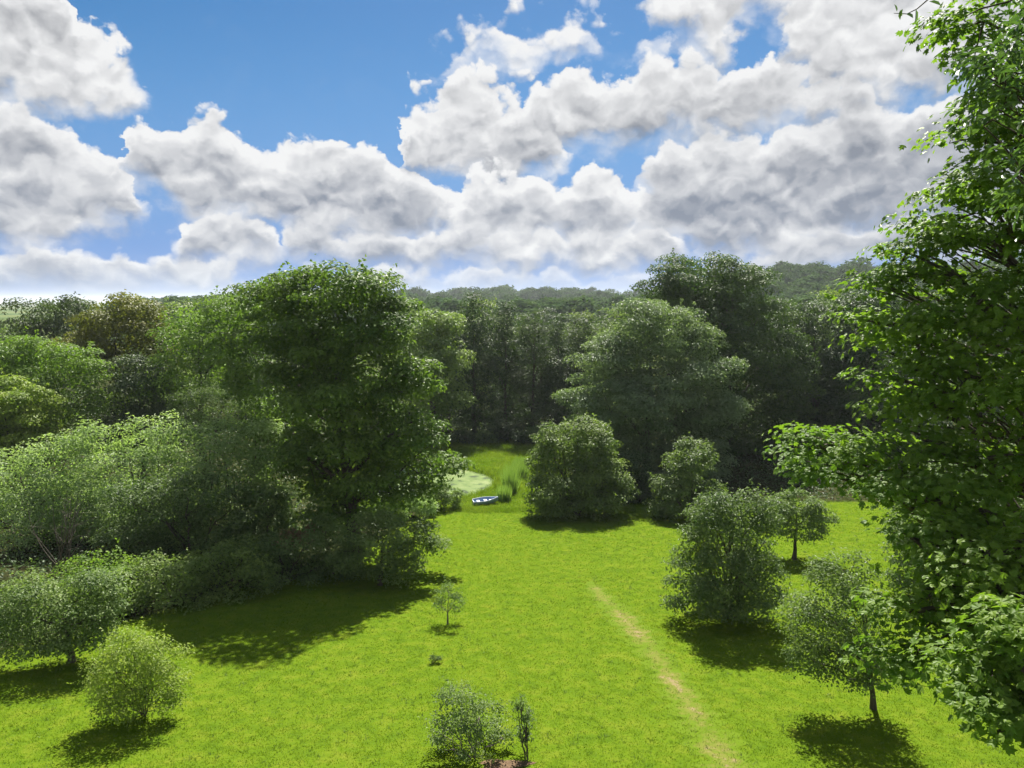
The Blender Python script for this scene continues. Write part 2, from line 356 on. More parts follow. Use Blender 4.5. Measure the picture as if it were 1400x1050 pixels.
def crown_points(lobes, clump, per, dens=1.0, fill=0.15, ground=None, flat=0.62, inner=0.80, up=0.0, spread=1.0, shell=0.45, shoots=0.25, leaf=0.2):
    """leaf positions and normals: clumps sit on the outer skin of the lobes, some leaves fill the inside"""
    C, O = [], []
    Lc = np.array([l[0:3] for l in lobes], float); Lr = np.array([l[3:6] for l in lobes], float)
    for i in range(len(lobes)):
        a, b, c = Lr[i]
        area = 4 * math.pi * (((a * b) ** 1.6 + (a * c) ** 1.6 + (b * c) ** 1.6) / 3) ** (1 / 1.6)
        n = max(4, int(dens * 0.62 * area / (clump * clump)))
        u = unit(rng.normal(size=(n, 3)))
        low = u[:, 2] < -0.55
        u = u[~(low & (rng.random(n) < 0.6))]
        f = rng.uniform(0.80, 1.05, (len(u), 1))
        p = Lc[i] + u * Lr[i] * f
        q = (p[:, None, :] - Lc[None]) / Lr[None]
        dd = np.linalg.norm(q, axis=2); dd[:, i] = 9
        ok = dd.min(1) > inner
        if ground is not None: ok &= p[:, 2] > ground + 0.12
        C.append(p[ok]); O.append(unit(u[ok] / Lr[i]))
    C = np.concatenate(C); O = np.concatenate(O)
    m = len(C)
    rc = clump * rng.uniform(0.65, 1.35, m); ct = rng.normal(0.5, 0.2, m)
    cnt = np.maximum(3, (per * (rc / clump) ** 2 * rng.uniform(0.6, 1.3, m)).astype(int))
    idx = np.repeat(np.arange(m), cnt); k = len(idx)
    dr = unit(rng.normal(size=(k, 3))); dr[:, 2] = np.where(rng.random(k) < 0.72, np.abs(dr[:, 2]), dr[:, 2])
    rr = rng.random(k) ** shell
    P = C[idx] + dr * (rc[idx] * rr * spread)[:, None] * np.array([1, 1, flat])
    Nn = 0.75 * dr * np.array([1, 1, 1.0]) + 0.35 * O[idx] + np.array([0, 0, 0.75 + up]) + rng.normal(0, 0.45, (k, 3))
    tint = np.clip(ct[idx] + rng.normal(0, 0.18, k), 0, 1)
    if shoots > 0:                  # leafy shoots that stick out of the outline
        ns = int(m * shoots); si = rng.choice(m, ns, replace=False) if ns else np.zeros(0, int)
        si = si[O[si, 2] > -0.1]; ln = np.minimum(clump * rng.uniform(0.7, 1.9, len(si)), rng.uniform(0.5, 1.0, len(si))); per_s = max(5, int(1.5 * clump * 1.2 / leaf))
        dirs = unit(O[si] * 0.8 + np.array([0, 0, 0.75]) + rng.normal(0, 0.3, (len(si), 3)))
        ii = np.repeat(np.arange(len(si)), per_s); tt_ = rng.random(len(ii))
        Ps = C[si][ii] + dirs[ii] * (rc[si] * 0.5)[ii, None] + dirs[ii] * (ln[ii] * tt_)[:, None] + rng.normal(0, 0.22 * leaf, (len(ii), 3)) + np.array([0, 0, -1.0]) * (0.25 * ln[ii] * tt_ ** 2)[:, None]
        P = np.concatenate([P, Ps]); Nn = np.concatenate([Nn, rng.normal(0, .6, (len(ii), 3)) + np.array([0, 0, .7])])
        tint = np.concatenate([tint, np.clip(0.65 + rng.normal(0, .2, len(ii)), 0, 1)])
    if fill > 0:
        nf = int(k * fill); vol = Lr.prod(1); li = rng.choice(len(lobes), nf, p=vol / vol.sum())
        u = unit(rng.normal(size=(nf, 3))) * (rng.random((nf, 1)) ** 0.5) * 0.85
        Pf = Lc[li] + u * Lr[li]
        P = np.concatenate([P, Pf]); Nn = np.concatenate([Nn, rng.normal(size=(nf, 3)) + np.array([0, 0, .5])])
        tint = np.concatenate([tint, np.clip(rng.normal(0.35, 0.2, nf), 0, 1)])
    if ground is not None:
        ok = P[:, 2] > ground + 0.05; P, Nn, tint = P[ok], Nn[ok], tint[ok]
    return P, Nn, tint, C, rc

def skeleton(base, lobes, C, r0, stems=1, top=None, lean=(0, 0), twigs=5, low=0.25):
    parts = []
    Lc = np.array([l[0:3] for l in lobes], float); Lr = np.array([l[3:6] for l in lobes], float)
    base = np.asarray(base, float)
    if stems == 1:
        ztop = base[2] + 0.80 * ((Lc[:, 2] + 0.6 * Lr[:, 2]).max() - base[2]) if top is None else top
        cx = np.average(Lc[:, :2], axis=0, weights=Lr.prod(1))
        tip = np.array([cx[0] * 0.6 + base[0] * 0.4 + lean[0], cx[1] * 0.6 + base[1] * 0.4 + lean[1], ztop])
        k = 10; t = np.linspace(0, 1, k)[:, None]
        tr = base + (tip - base) * t ** np.array([1.3, 1.3, 1.0])
        tr[1:-1, :2] += rng.normal(0, r0 * 0.22, (k - 2, 2))
        tr[0, 2] -= 0.25
        rad = r0 * (1 - 0.86 * t[:, 0]) ; rad[0] *= 1.55; rad[1] *= 1.08
        parts.append(tube(tr, rad, 9))
        starts = []
        for i in range(len(lobes)):
            f = np.clip((Lc[i, 2] - base[2]) / max(ztop - base[2], .1) - 0.22, low, 0.92)
            j = f * (k - 1); a = int(j); starts.append((tr[a] + (tr[min(a + 1, k - 1)] - tr[a]) * (j - a), r0 * (1 - 0.86 * f) * 0.55))
    else:
        starts = [(base + np.append(rng.normal(0, r0 * 2.2, 2), -0.15), r0) for _ in lobes]
    for i in range(len(lobes)):
        s, rr = starts[i]; e = Lc[i] + np.array([0, 0, 0.25 * Lr[i, 2]])
        mid = 0.5 * (s + e); mid[2] += 0.10 * np.linalg.norm(e - s)
        if stems > 1: mid[:2] = 0.65 * s[:2] + 0.35 * e[:2]
        p = bez(s, mid, e, 7); p[1:-1] += rng.normal(0, 0.03 * np.linalg.norm(e - s), (5, 3))
        parts.append(tube(p, np.linspace(rr, rr * 0.25 + 0.006, 7), 6))
        q = np.linalg.norm((C - Lc[i]) / Lr[i], axis=1); near = np.argsort(q)[:max(4, len(C) // max(1, len(lobes)))]
        for j in rng.choice(near, min(twigs, len(near)), replace=False):
            a = p[rng.integers(2, 7)]; b = C[j]
            mid = 0.5 * (a + b); mid[2] += 0.12 * np.linalg.norm(b - a)
            parts.append(tube(bez(a, mid, b, 5), np.linspace(rr * 0.3 + 0.006, 0.008, 5), 4))
    return join(parts)

def build_tree(name, label, cat, base, lobes, mat, leaf=0.22, width=0.7, clump=0.8, per=60, r0=0.25, dens=1.0, fill=0.15,
               tmpl=T_DIA, stems=1, skirt=False, group=None, bark='bark', flat=0.62, spread=1.0, twigs=5, droop=0.25, ground=True, lean=(0, 0), up=0.0, low=0.25, inner=0.80, shell=0.45, shoots=0.25):
    base = np.asarray(base, float)
    if skirt:                       # foliage right down to the ground
        x0 = min(l[0] - l[3] for l in lobes); x1 = max(l[0] + l[3] for l in lobes); zc = max(l[2] for l in lobes) - base[2]
        nsk = max(2, int((x1 - x0) / 2.2))
        lobes = list(lobes) + [(x0 + (x1 - x0) * (k + .5) / nsk, base[1] - 0.3 + rng.uniform(-.3, .3), base[2] + 0.28 * zc, 0.62 * (x1 - x0) / nsk, 0.55 * (x1 - x0) / nsk + .3, 0.34 * zc) for k in range(nsk)]
    P, Nn, tint, C, rc = crown_points(lobes, clump, per, dens, fill, base[2] if ground else None, flat, inner, up, spread, shell, shoots, leaf)
    size = leaf * rng.uniform(0.65, 1.25, len(P))
    V, F, tv, _, _ = leaves(P, Nn, size, width, tint, tmpl, droop)
    root = empty(name, base, label, cat, group)
    tV, tF = skeleton(base, lobes, C, r0, stems, lean=lean, twigs=twigs, low=low)
    mesh_obj('trunk' if stems == 1 else 'stem', tV - base, tF, M[bark], root, smooth=True)
    mesh_obj('crown' if stems == 1 else 'foliage', V - base, F, M[mat], root, {'tint': tv})
    return root
def px_lobes(Y, L, depth=1.0, jit=0.25):
    """ellipsoids traced as (x, y, half width, half height[, distance]) in photo pixels, at distance Y, given depth of their own"""
    out = []
    for l in L:
        px, py, rx, ry = l[:4]; yy = Y if len(l) < 5 else l[4]
        p, s = atY(px, py, yy)
        a = rx / FPX * s; c = ry / FPX * s
        if len(l) < 5: p[1] += rng.uniform(-jit, jit) * a
        a *= 0.95; c *= 0.95
        out.append((p[0], p[1], p[2], a, max(a, c) * depth if depth != 1.0 else 0.5 * (a + max(a, c)), c))
    return out
def photo_tree(name, label, cat, Y, bx, L, mat, by=None, **k):
    if by is None:
        p, _ = atY(bx, 600, Y); base = (p[0], Y, tz(p[0], Y))
    else: base = tuple(G(bx, by))
    return build_tree(name, label, cat, base, px_lobes(Y, L, k.pop('depth', 1.0)), mat, **k)

# ================================================================== ground, lawn, pond
def axis(lo, f0, f1, step, hi, g=1.12):
    a = list(np.arange(f0, f1 + 1e-6, step)); s = step
    v = f1
    while v < hi: s *= g; v += s; a.append(v)
    s = step; v = f0; b = []
    while v > lo: s *= g; v -= s; b.append(v)
    return np.array(b[::-1] + a)
edge = np.array([G(-60, 915)[:2], G(0, 893)[:2], G(200, 843)[:2], G(430, 775)[:2], G(560, 716)[:2], G(590, 694)[:2]])
def left_edge(y): return np.interp(y, edge[:, 1], edge[:, 0])
PATH = np.array([G(*p)[:2] for p in [(805, 795), (822, 815), (848, 840), (872, 868), (893, 893), (910, 918), (930, 948), (950, 978), (982, 1025), (1030, 1100)]])
def path_dist(x, y):
    x = np.asarray(x, float); y = np.asarray(y, float); best = np.full(x.shape, 1e9)
    for a, b in zip(PATH[:-1], PATH[1:]):
        d = b - a; t = np.clip(((x - a[0]) * d[0] + (y - a[1]) * d[1]) / (d @ d), 0, 1)
        best = np.minimum(best, np.hypot(x - a[0] - t * d[0], y - a[1] - t * d[1]))
    return best
def lawn_mask(x, y):
    x = np.asarray(x, float); y = np.asarray(y, float)
    main = sst(-0.5, 0.5, x - left_edge(y)) * sst(57.5, 56.5, y)
    strip = sst(-1.6, -0.8, x) * sst(5.5, 4.5, x) * sst(55, 57, y) * sst(86, 83, y)
    mead = sst(-14, -12, x) * sst(7, 5, x) * sst(71.5, 73, y) * sst(86, 83, y)
    near = sst(-9.5, -8.5, x) * sst(2, 1, x) * sst(54, 56, y) * sst(63, 60, y)
    ring = sst(1.75, 1.55, np.sqrt(((x - PX) / PRX) ** 2 + ((y - PY) / PRY) ** 2))
    return np.clip(np.maximum.reduce([main, strip, mead, near, ring]), 0, 1)
def pond_e(x, y): return np.sqrt(((x - PX) / PRX) ** 2 + ((y - PY) / PRY) ** 2)

def ground_material():
    m, nt = newmat('ground'); N = nt.nodes; L = nt.links
    tc = N.new('ShaderNodeTexCoord')
    def noise(s, d=6):
        n = N.new('ShaderNodeTexNoise'); L.new(tc.outputs['Object'], n.inputs['Vector']); n.inputs['Scale'].default_value = s
        n.inputs['Detail'].default_value = d; n.inputs['Roughness'].default_value = 0.6; return n.outputs['Fac']
    def ramp(f, pts):
        r = N.new('ShaderNodeValToRGB'); L.new(f, r.inputs[0]); e = r.color_ramp.elements
        e[0].position, e[0].color = pts[0][0], (*pts[0][1], 1); e[1].position, e[1].color = pts[-1][0], (*pts[-1][1], 1)
        for p, c in pts[1:-1]: k = e.new(p); k.color = (*c, 1)
        return r.outputs[0]
    def mix(f, a, b):
        n = N.new('ShaderNodeMix'); n.data_type = 'RGBA'; L.new(f, n.inputs[0]); L.new(a, n.inputs[6]); L.new(b, n.inputs[7]); return n.outputs[2]
    lawn = ramp(noise(1.7, 8), [(0.25, (0.058, 0.108, 0.008)), (0.5, (0.088, 0.142, 0.009)), (0.75, (0.130, 0.165, 0.016))])
    litter = ramp(noise(0.9, 8), [(0.3, (0.022, 0.026, 0.010)), (0.5, (0.035, 0.042, 0.014)), (0.7, (0.05, 0.044, 0.024))])
    field = ramp(noise(0.006, 4), [(0.35, (0.045, 0.085, 0.018)), (0.5, (0.085, 0.125, 0.028)), (0.65, (0.14, 0.14, 0.05))])
    a1 = N.new('ShaderNodeAttribute'); a1.attribute_name = 'lawn'
    a2 = N.new('ShaderNodeAttribute'); a2.attribute_name = 'field'
    c = mix(a2.outputs['Fac'], litter, field); c = mix(a1.outputs['Fac'], c, lawn)
    b = N.new('ShaderNodeBsdfPrincipled'); L.new(c, b.inputs['Base Color']); b.inputs['Roughness'].default_value = 0.95
    b.inputs['Specular IOR Level'].default_value = 0.0
    bp = N.new('ShaderNodeBump'); bp.inputs['Distance'].default_value = 0.06; bp.inputs['Strength'].default_value = 0.7
    L.new(noise(9, 8), bp.inputs['Height']); L.new(bp.outputs[0], b.inputs['Normal'])
    o = N.new('ShaderNodeOutputMaterial'); L.new(b.outputs[0], o.inputs['Surface']); return m
xs = axis(-12000, -34, 34, 0.6, 12000); ys = axis(-400, 8, 88, 0.6, 14000)
gx, gy = np.meshgrid(xs, ys); gz = terrain(gx, gy)
nx, ny = len(xs), len(ys)
i, j = np.meshgrid(np.arange(nx - 1), np.arange(ny - 1)); q = j * nx + i
gF = np.stack([q, q + 1, q + nx + 1, q + nx], -1).reshape(-1, 4)
g = mesh_obj('ground', np.stack([gx, gy, gz], -1).reshape(-1, 3), gF, ground_material(), None,
             {'lawn': lawn_mask(gx, gy).ravel(), 'field': (sst(150, 260, np.hypot(gx, gy))).ravel()}, smooth=True)
tag(g, kind='structure')

# worn path of dry cut grass, its sides ragged
cum = np.concatenate([[0], np.cumsum(np.hypot(*np.diff(PATH, axis=0).T))])
tt = np.linspace(0, cum[-1], 130); pxs = np.interp(tt, cum, PATH[:, 0]); pys = np.interp(tt, cum, PATH[:, 1])
tan = unit(np.stack([np.gradient(pxs), np.gradient(pys)], -1)); nor = np.stack([-tan[:, 1], tan[:, 0]], -1)
hw = np.interp(tt / cum[-1], [0, .06, .3, .6, .8, 1], [0.10, 0.42, 0.74, 0.56, 0.78, 0.74])
lv = hw * (1 + 0.45 * np.sin(tt * 3.1) * np.sin(tt * 7.3 + 1) + rng.normal(0, 0.06, len(tt)))
rv = hw * (1 + 0.45 * np.sin(tt * 2.7 + 2) * np.sin(tt * 8.1) + rng.normal(0, 0.06, len(tt)))
cols = []
for f in (-1.0, -0.5, 0.0, 0.5, 1.0):
    wv = np.where(f < 0, rv, lv) * f
    x = pxs + nor[:, 0] * wv; y = pys + nor[:, 1] * wv
    cols.append(np.stack([x, y, terrain(x, y) + 0.005 + 0.008 * (1 - abs(f))], -1))
pV = np.stack(cols, 1).reshape(-1, 3); k = np.arange(len(tt) - 1)[:, None] * 5 + np.arange(4)[None]
pF = np.stack([k, k + 1, k + 6, k + 5], -1).reshape(-1, 4)
def worn_mat():
    m, nt = newmat('worn_turf'); N = nt.nodes; L = nt.links
    tc = N.new('ShaderNodeTexCoord'); n = N.new('ShaderNodeTexNoise'); L.new(tc.outputs['Object'], n.inputs['Vector'])
    n.inputs['Scale'].default_value = 3.2; n.inputs['Detail'].default_value = 8; n.inputs['Roughness'].default_value = 0.7
    at = N.new('ShaderNodeAttribute'); at.attribute_name = 'wear'
    k = N.new('ShaderNodeMath'); k.operation = 'MULTIPLY_ADD'; L.new(at.outputs['Fac'], k.inputs[0]); k.inputs[1].default_value = 0.45
    L.new(n.outputs['Fac'], k.inputs[2])
    r = N.new('ShaderNodeValToRGB'); L.new(k.outputs[0], r.inputs[0]); e = r.color_ramp.elements
    e[0].position = 0.70; e[0].color = (0.090, 0.145, 0.008, 1); e[1].position = 1.0; e[1].color = (0.205, 0.165, 0.08, 1)
    q = e.new(0.92); q.color = (0.14, 0.15, 0.03, 1)
    b = N.new('ShaderNodeBsdfPrincipled'); L.new(r.outputs[0], b.inputs['Base Color']); b.inputs['Roughness'].default_value = 0.95; b.inputs['Specular IOR Level'].default_value = 0.05
    o = N.new('ShaderNodeOutputMaterial'); L.new(b.outputs[0], o.inputs['Surface']); return m
p = mesh_obj('path', pV, pF, worn_mat(), None, {'wear': np.tile([0, .75, 1, .75, 0], len(tt)) * np.repeat(np.clip(np.minimum(tt / 1.5, 1), 0, 1) * (0.85 + 0.3 * np.sin(tt * 1.9) * np.sin(tt * 0.83 + 1)), 5)}, smooth=True)
tag(p, kind='structure')

# lawn grass: short blades in tufts, thinner over the worn path
def blades(P, n_per, h, w, spread, tint, lean=0.6):
    n = len(P); idx = np.repeat(np.arange(n), n_per); k = len(idx)
    b = P[idx].copy(); b[:, :2] += rng.normal(0, spread, (k, 2))
    a = rng.random(k) * 2 * math.pi; s = np.stack([np.cos(a), np.sin(a), np.zeros(k)], -1)
    hh = (np.broadcast_to(h, n)[idx] * rng.uniform(0.6, 1.3, k))[:, None]
    tip = b + hh * unit(np.concatenate([rng.normal(0, lean, (k, 2)), np.ones((k, 1))], 1))
    ww = (np.broadcast_to(w, n)[idx] * rng.uniform(0.7, 1.3, k))[:, None]
    V = np.stack([b - s * ww / 2, b + s * ww / 2, tip], 1).reshape(-1, 3)
    F = np.arange(3 * k).reshape(-1, 3)
    return V, F, np.repeat(np.clip(tint[idx] + rng.normal(0, 0.15, k), 0, 1), 3)
def patchy(x, y):
    return (np.sin(x * 0.9 + 1.3 * np.sin(y * 0.55)) * np.sin(y * 0.8 + 1.1 * np.sin(x * 0.6)) * 0.5 + 0.35 * np.sin(x * 2.3 + y * 1.7) * np.sin(y * 2.9 - x * 1.1)) * 0.5 + 0.5
NB = 190000
y = 13 + 47 * rng.random(NB) ** 1.35; half = 5 + y * 0.66
x = (rng.random(NB) * 2 - 1) * half
ok = (rng.random(NB) < lawn_mask(x, y)) & (y < 58) & (pond_e(x, y) > 1.12)
pd = path_dist(x, y); dry = pd < (0.34 + 0.24 * rng.normal(size=NB)) * (0.75 + 0.6 * patchy(x * 1.7, y * 1.7)); 
patch = patchy(x, y)
ok_g = ok & ~(dry & (rng.random(NB) < 0.55))
def mk(sel): return np.stack([x[sel], y[sel], terrain(x[sel], y[sel])], -1)
V, F, tv = blades(mk(ok_g), 3, 0.036 + 0.02 * patch[ok_g], 0.014 + 0.0004 * y[ok_g], 0.055, -0.05 + 0.4 * patch[ok_g] + 0.6 * patchy(x[ok_g] * .23 + 4, y[ok_g] * .2) - 0.15 + 0.4 * patchy(x[ok_g] * 5.3, y[ok_g] * 4.7), 0.75)
tag(mesh_obj('lawn_grass', V, F, M['grass'], None, {'tint': tv}), 'short bright green mown lawn grass', 'grass', kind='stuff')
sel = ok & (dry | ((patchy(x * 0.45 + 9, y * 0.5) > 0.86) & (rng.random(NB) < 0.16)))
V, F, tv = blades(mk(sel), 4, 0.04, 0.016, 0.06, np.full(sel.sum(), 0.5), 1.3)
tag(mesh_obj('dry_grass', V, F, M['dry_grass'], None, {'tint': tv}), 'straw coloured cut grass along the worn path', 'grass', kind='stuff')
n = 5200
x = rng.uniform(-24, 24, n); y = 14 + 42 * rng.random(n)
ok = (lawn_mask(x, y) > .9) & (np.abs(x) < 4 + .66 * y) & (patchy(x * .5 + 3, y * .6) > rng.random(n) * .9); x, y = x[ok], y[ok]
V, F, tv = blades(np.stack([x, y, terrain(x, y)], -1), 9, 0.075 + 0.05 * rng.random(len(x)), 0.022, 0.06, np.full(len(x), .25), 0.8)
tag(mesh_obj('lawn_weeds', V, F, M['hazel'], None, {'tint': tv}), 'scattered darker tufts and weeds in the lawn', 'weeds', kind='stuff')
# longer rough grass on the bank, round the pond and in the meadow behind it
n = 60000
x = rng.uniform(-16, 9, n); y = rng.uniform(53.5, 86, n); e = pond_e(x, y)
dens = np.where(y < 58.2, 0.35 + 0.65 * (np.abs(y - 54.5 - 0.25 * np.sin(x)) < 0.8), 0.6) * lawn_mask(x, y)
ok = (rng.random(n) < dens) & (e > 1.06)
x, y = x[ok], y[ok]
V, F, tv = blades(np.stack([x, y, terrain(x, y)], -1), 5, 0.13 + 0.13 * rng.random(len(x)) + 0.30 * (np.abs(pond_e(x, y) - 1.1) < 0.07), 0.03, 0.10, patchy(x * 0.7, y * 0.7), 0.5)
tag(mesh_obj('rough_grass', V, F, M['meadow'], None, {'tint': tv}), 'longer yellowish grass on the bank and meadow by the pond', 'grass', kind='stuff')

# pond water under floating weed
def water_mat():
    m, nt = newmat('pond_water'); N = nt.nodes; L = nt.links
    tc = N.new('ShaderNodeTexCoord'); n = N.new('ShaderNodeTexNoise'); L.new(tc.outputs['Object'], n.inputs['Vector'])
    n.inputs['Scale'].default_value = 0.8; n.inputs['Detail'].default_value = 9; n.inputs['Roughness'].default_value = 0.7
    r = N.new('ShaderNodeValToRGB'); L.new(n.outputs['Fac'], r.inputs[0]); e = r.color_ramp.elements
    e[0].position = 0.41; e[0].color = (0.025, 0.04, 0.02, 1); e[1].position = 0.64; e[1].color = (0.22, 0.27, 0.10, 1)
    k = e.new(0.47); k.color = (0.12, 0.19, 0.045, 1)
    b = N.new('ShaderNodeBsdfPrincipled'); L.new(r.outputs[0], b.inputs['Base Color']); b.inputs['Roughness'].default_value = 0.28
    b.inputs['Specular IOR Level'].default_value = 0.5
    bp = N.new('ShaderNodeBump'); bp.inputs['Strength'].default_value = 0.25; bp.inputs['Distance'].default_value = 0.02
    L.new(n.outputs['Fac'], bp.inputs['Height']); L.new(bp.outputs[0], b.inputs['Normal'])
    o = N.new('ShaderNodeOutputMaterial'); L.new(b.outputs[0], o.inputs['Surface']); return m
rr = np.linspace(0, 1.25, 14); th = np.arange(56) * 2 * math.pi / 56
pv = np.stack([PX + np.outer(rr, np.cos(th)) * PRX, PY + np.outer(rr, np.sin(th)) * PRY, np.full((14, 56), WATER)], -1).reshape(-1, 3)
i, j = np.meshgrid(np.arange(56), np.arange(13)); a = j * 56 + i; b = j * 56 + (i + 1) % 56
pf = np.stack([a, b, b + 56, a + 56], -1).reshape(-1, 4)[56:]
pf3 = np.concatenate([np.stack([np.full(56, 0), 56 + np.arange(56), 56 + (np.arange(56) + 1) % 56, np.full(56, 0)], -1)[:0], pf])
tag(mesh_obj('pond', pv[56:], pf3 - 56, water_mat(), smooth=True), kind='structure')

# ================================================================== big trees and shrubs, traced
BIG = dict(leaf=0.225, clump=1.1, per=215, r0=0.42, fill=0.5, dens=0.64, flat=0.5, shell=0.28, shoots=0.35)
photo_tree('sycamore_tree', 'tallest dark green tree on the left, overhanging the lawn edge with its trunk in shade', 'tree', 41, 478,
  [(465,398,80,34),(365,410,46,38,47),(328,455,44,46,49),(420,458,82,50),(512,452,56,46),(335,520,38,46,49),(450,530,90,52),(556,518,48,36),
   (385,575,42,50,46),(480,600,74,55),(565,585,46,42),(592,645,38,34),(525,660,58,34),(430,650,34,46),(455,700,46,34),(405,620,34,50)], 'sycamore', **{**BIG, 'per': 240, 'dens': 0.68, 'fill': 0.5})
photo_tree('ash_tree', 'pale grey green ash standing behind the hazel and the small rounded shrub', 'tree', 66, 885,
  [(890,455,68,40),(838,510,52,50),(940,505,62,52),(880,560,85,58),(802,560,34,40),(970,560,38,44),(840,615,60,48),(920,630,70,52)], 'ash',
  leaf=0.27, width=0.5, clump=1.3, per=240, r0=0.4, fill=0.5, dens=0.85, flat=0.5, shell=0.28, shoots=0.35)
photo_tree('beech_tree', 'broad dark beech, tallest crown right of centre rising above the horizon', 'tree', 77, 995,
  [(950,378,58,32),(922,404,46,34),(985,396,48,34),(1002,408,58,42),(905,420,40,42),(1040,445,46,42),(955,455,74,48),(1010,500,76,56),(1065,510,46,56),(985,585,76,66),(1060,600,66,66)], 'beech',
  **{**BIG, 'leaf': 0.25, 'clump': 1.35, 'dens': 0.85, 'fill': 0.55})
photo_tree('dark_tree', 'dark green tree right of the beech, below the wooded ridge', 'tree', 84, 1115,
  [(1105,440,46,32),(1085,500,56,52),(1125,550,56,58),(1100,610,60,50)], 'wood', **{**BIG, 'leaf': 0.32, 'clump': 1.6})
photo_tree('dark_tree', 'dark rounded tree partly hidden behind the near sycamore', 'tree', 80, 1185,
  [(1172,432,42,32),(1185,490,56,46),(1165,560,56,56),(1215,600,60,60),(1240,500,50,50)], 'wood', **{**BIG, 'leaf': 0.32, 'clump': 1.6})
photo_tree('dark_tree', 'shaded tree mass behind the near sycamore at the right edge', 'tree', 62, 1330,
  [(1300,500,70,70),(1370,470,70,80),(1340,580,90,70),(1430,560,70,90)], 'wood', **{**BIG, 'leaf': 0.34, 'clump': 1.8, 'per': 110})
photo_tree('pale_tree', 'light green tree between the tallest left tree and the dark wood', 'tree', 80, 592,
  [(592,446,34,22),(604,490,32,40),(580,480,32,36),(598,545,36,42)], 'hazel', **{**BIG, 'leaf': 0.30, 'clump': 1.4, 'r0': 0.3})
photo_tree('bright_tree', 'fresh green tree close behind the left shoulder of the tallest left tree', 'tree', 60, 275,
  [(288,432,46,26),(255,472,54,42),(300,490,46,46),(245,522,42,38),(325,440,34,30)], 'bright', **{**BIG, 'clump': 1.4, 'r0': 0.3})
photo_tree('grey_tree', 'grey green tree on the left skyline beside the blue distance', 'tree', 82, 75,
  [(75,428,50,26),(40,450,32,24),(112,455,44,32),(70,482,58,30)], 'grey_ash', **{**BIG, 'leaf': 0.32, 'clump': 1.4, 'r0': 0.3, 'per': 130})
photo_tree('olive_tree', 'olive brown tinged tree on the left skyline', 'tree', 70, 165,
  [(165,434,56,30),(150,488,56,42),(205,468,38,42),(112,475,36,40)], 'olive', **{**BIG, 'leaf': 0.28, 'clump': 1.3, 'r0': 0.3})
photo_tree('dark_olive_tree', 'darker olive tree in front of the olive brown skyline tree', 'tree', 60, 195,
  [(195,518,46,34),(172,560,42,32),(218,560,38,38),(165,595,55,28),(225,600,40,25)], 'grey_ash', **{**BIG, 'clump': 1.2, 'r0': 0.28})
photo_tree('bright_tree', 'bright green layered tree at the left edge above the yellowish tree', 'tree', 59, 60,
  [(30,495,56,30),(100,500,46,28),(125,545,34,32),(60,558,64,42),(-30,520,46,46)], 'bright', **{**BIG, 'clump': 1.3, 'flat': 0.45, 'r0': 0.28})
photo_tree('yellowish_tree', 'yellowish olive tree at the left edge above the sallow thicket', 'tree', 54, 20,
  [(22,548,44,28),(52,585,38,30),(0,605,56,36),(60,612,30,22),(-50,570,46,46)], 'yellow', **{**BIG, 'leaf': 0.2, 'clump': 0.8, 'r0': 0.22})
photo_tree('sallow_bush', 'pale rounded sallow just above the thicket, left of the tallest tree', 'bush', 53, 285,
  [(268,545,38,24),(308,560,40,26),(350,568,28,22),(252,572,28,24)], 'shrub', leaf=0.16, width=0.4, clump=0.6, per=60, r0=0.08, stems=3)
SAL = dict(skirt=True, leaf=0.22, width=0.48, clump=0.85, per=110, dens=0.75, shell=0.35, shoots=0.25, r0=0.07, stems=4, fill=0.2, up=0.25, flat=0.8)
S = 'sallow_bush'
photo_tree(S, 'feathery yellow green sallow filling the left edge of the thicket', 'bush', 45, 30,
  [(20,662,64,42),(88,638,55,38),(60,712,76,55),(-40,690,55,55)], 'sallow', **SAL)
photo_tree(S, 'feathery yellow green sallow in the middle of the thicket', 'bush', 45, 190,
  [(160,612,62,33),(222,602,54,30),(190,660,74,56),(150,705,56,48)], 'sallow', **SAL)
photo_tree(S, 'feathery yellow green sallow of the thicket, next to the tallest tree', 'bush', 43.5, 322,
  [(300,608,55,30),(352,608,40,36),(310,660,68,56),(355,680,46,52),(272,705,55,46)], 'sallow', **SAL)
photo_tree('dogwood_bush', 'grey green broad-leaved bush in front of the thicket', 'bush', 40, 255,
  [(188,690,48,32),(258,680,54,36),(318,705,36,40),(225,715,50,30)], 'shrub', skirt=True, leaf=0.17, width=0.6, clump=0.7, per=105, dens=0.6, shell=0.3, r0=0.06, stems=3)
photo_tree('dogwood_bush', 'grey green bush at the shaded right end of the thicket', 'bush', 41, 365,
  [(358,700,34,40),(375,735,30,30),(340,735,32,26)], 'shrub', skirt=True, leaf=0.18, width=0.6, clump=0.5, per=75, r0=0.06, stems=3)
HED = dict(skirt=True, leaf=0.14, width=0.7, clump=0.55, per=90, dens=0.6, shell=0.3, fill=0.3, shoots=0.5, r0=0.04, stems=3, group='shrubs of the hedge along the left lawn edge')
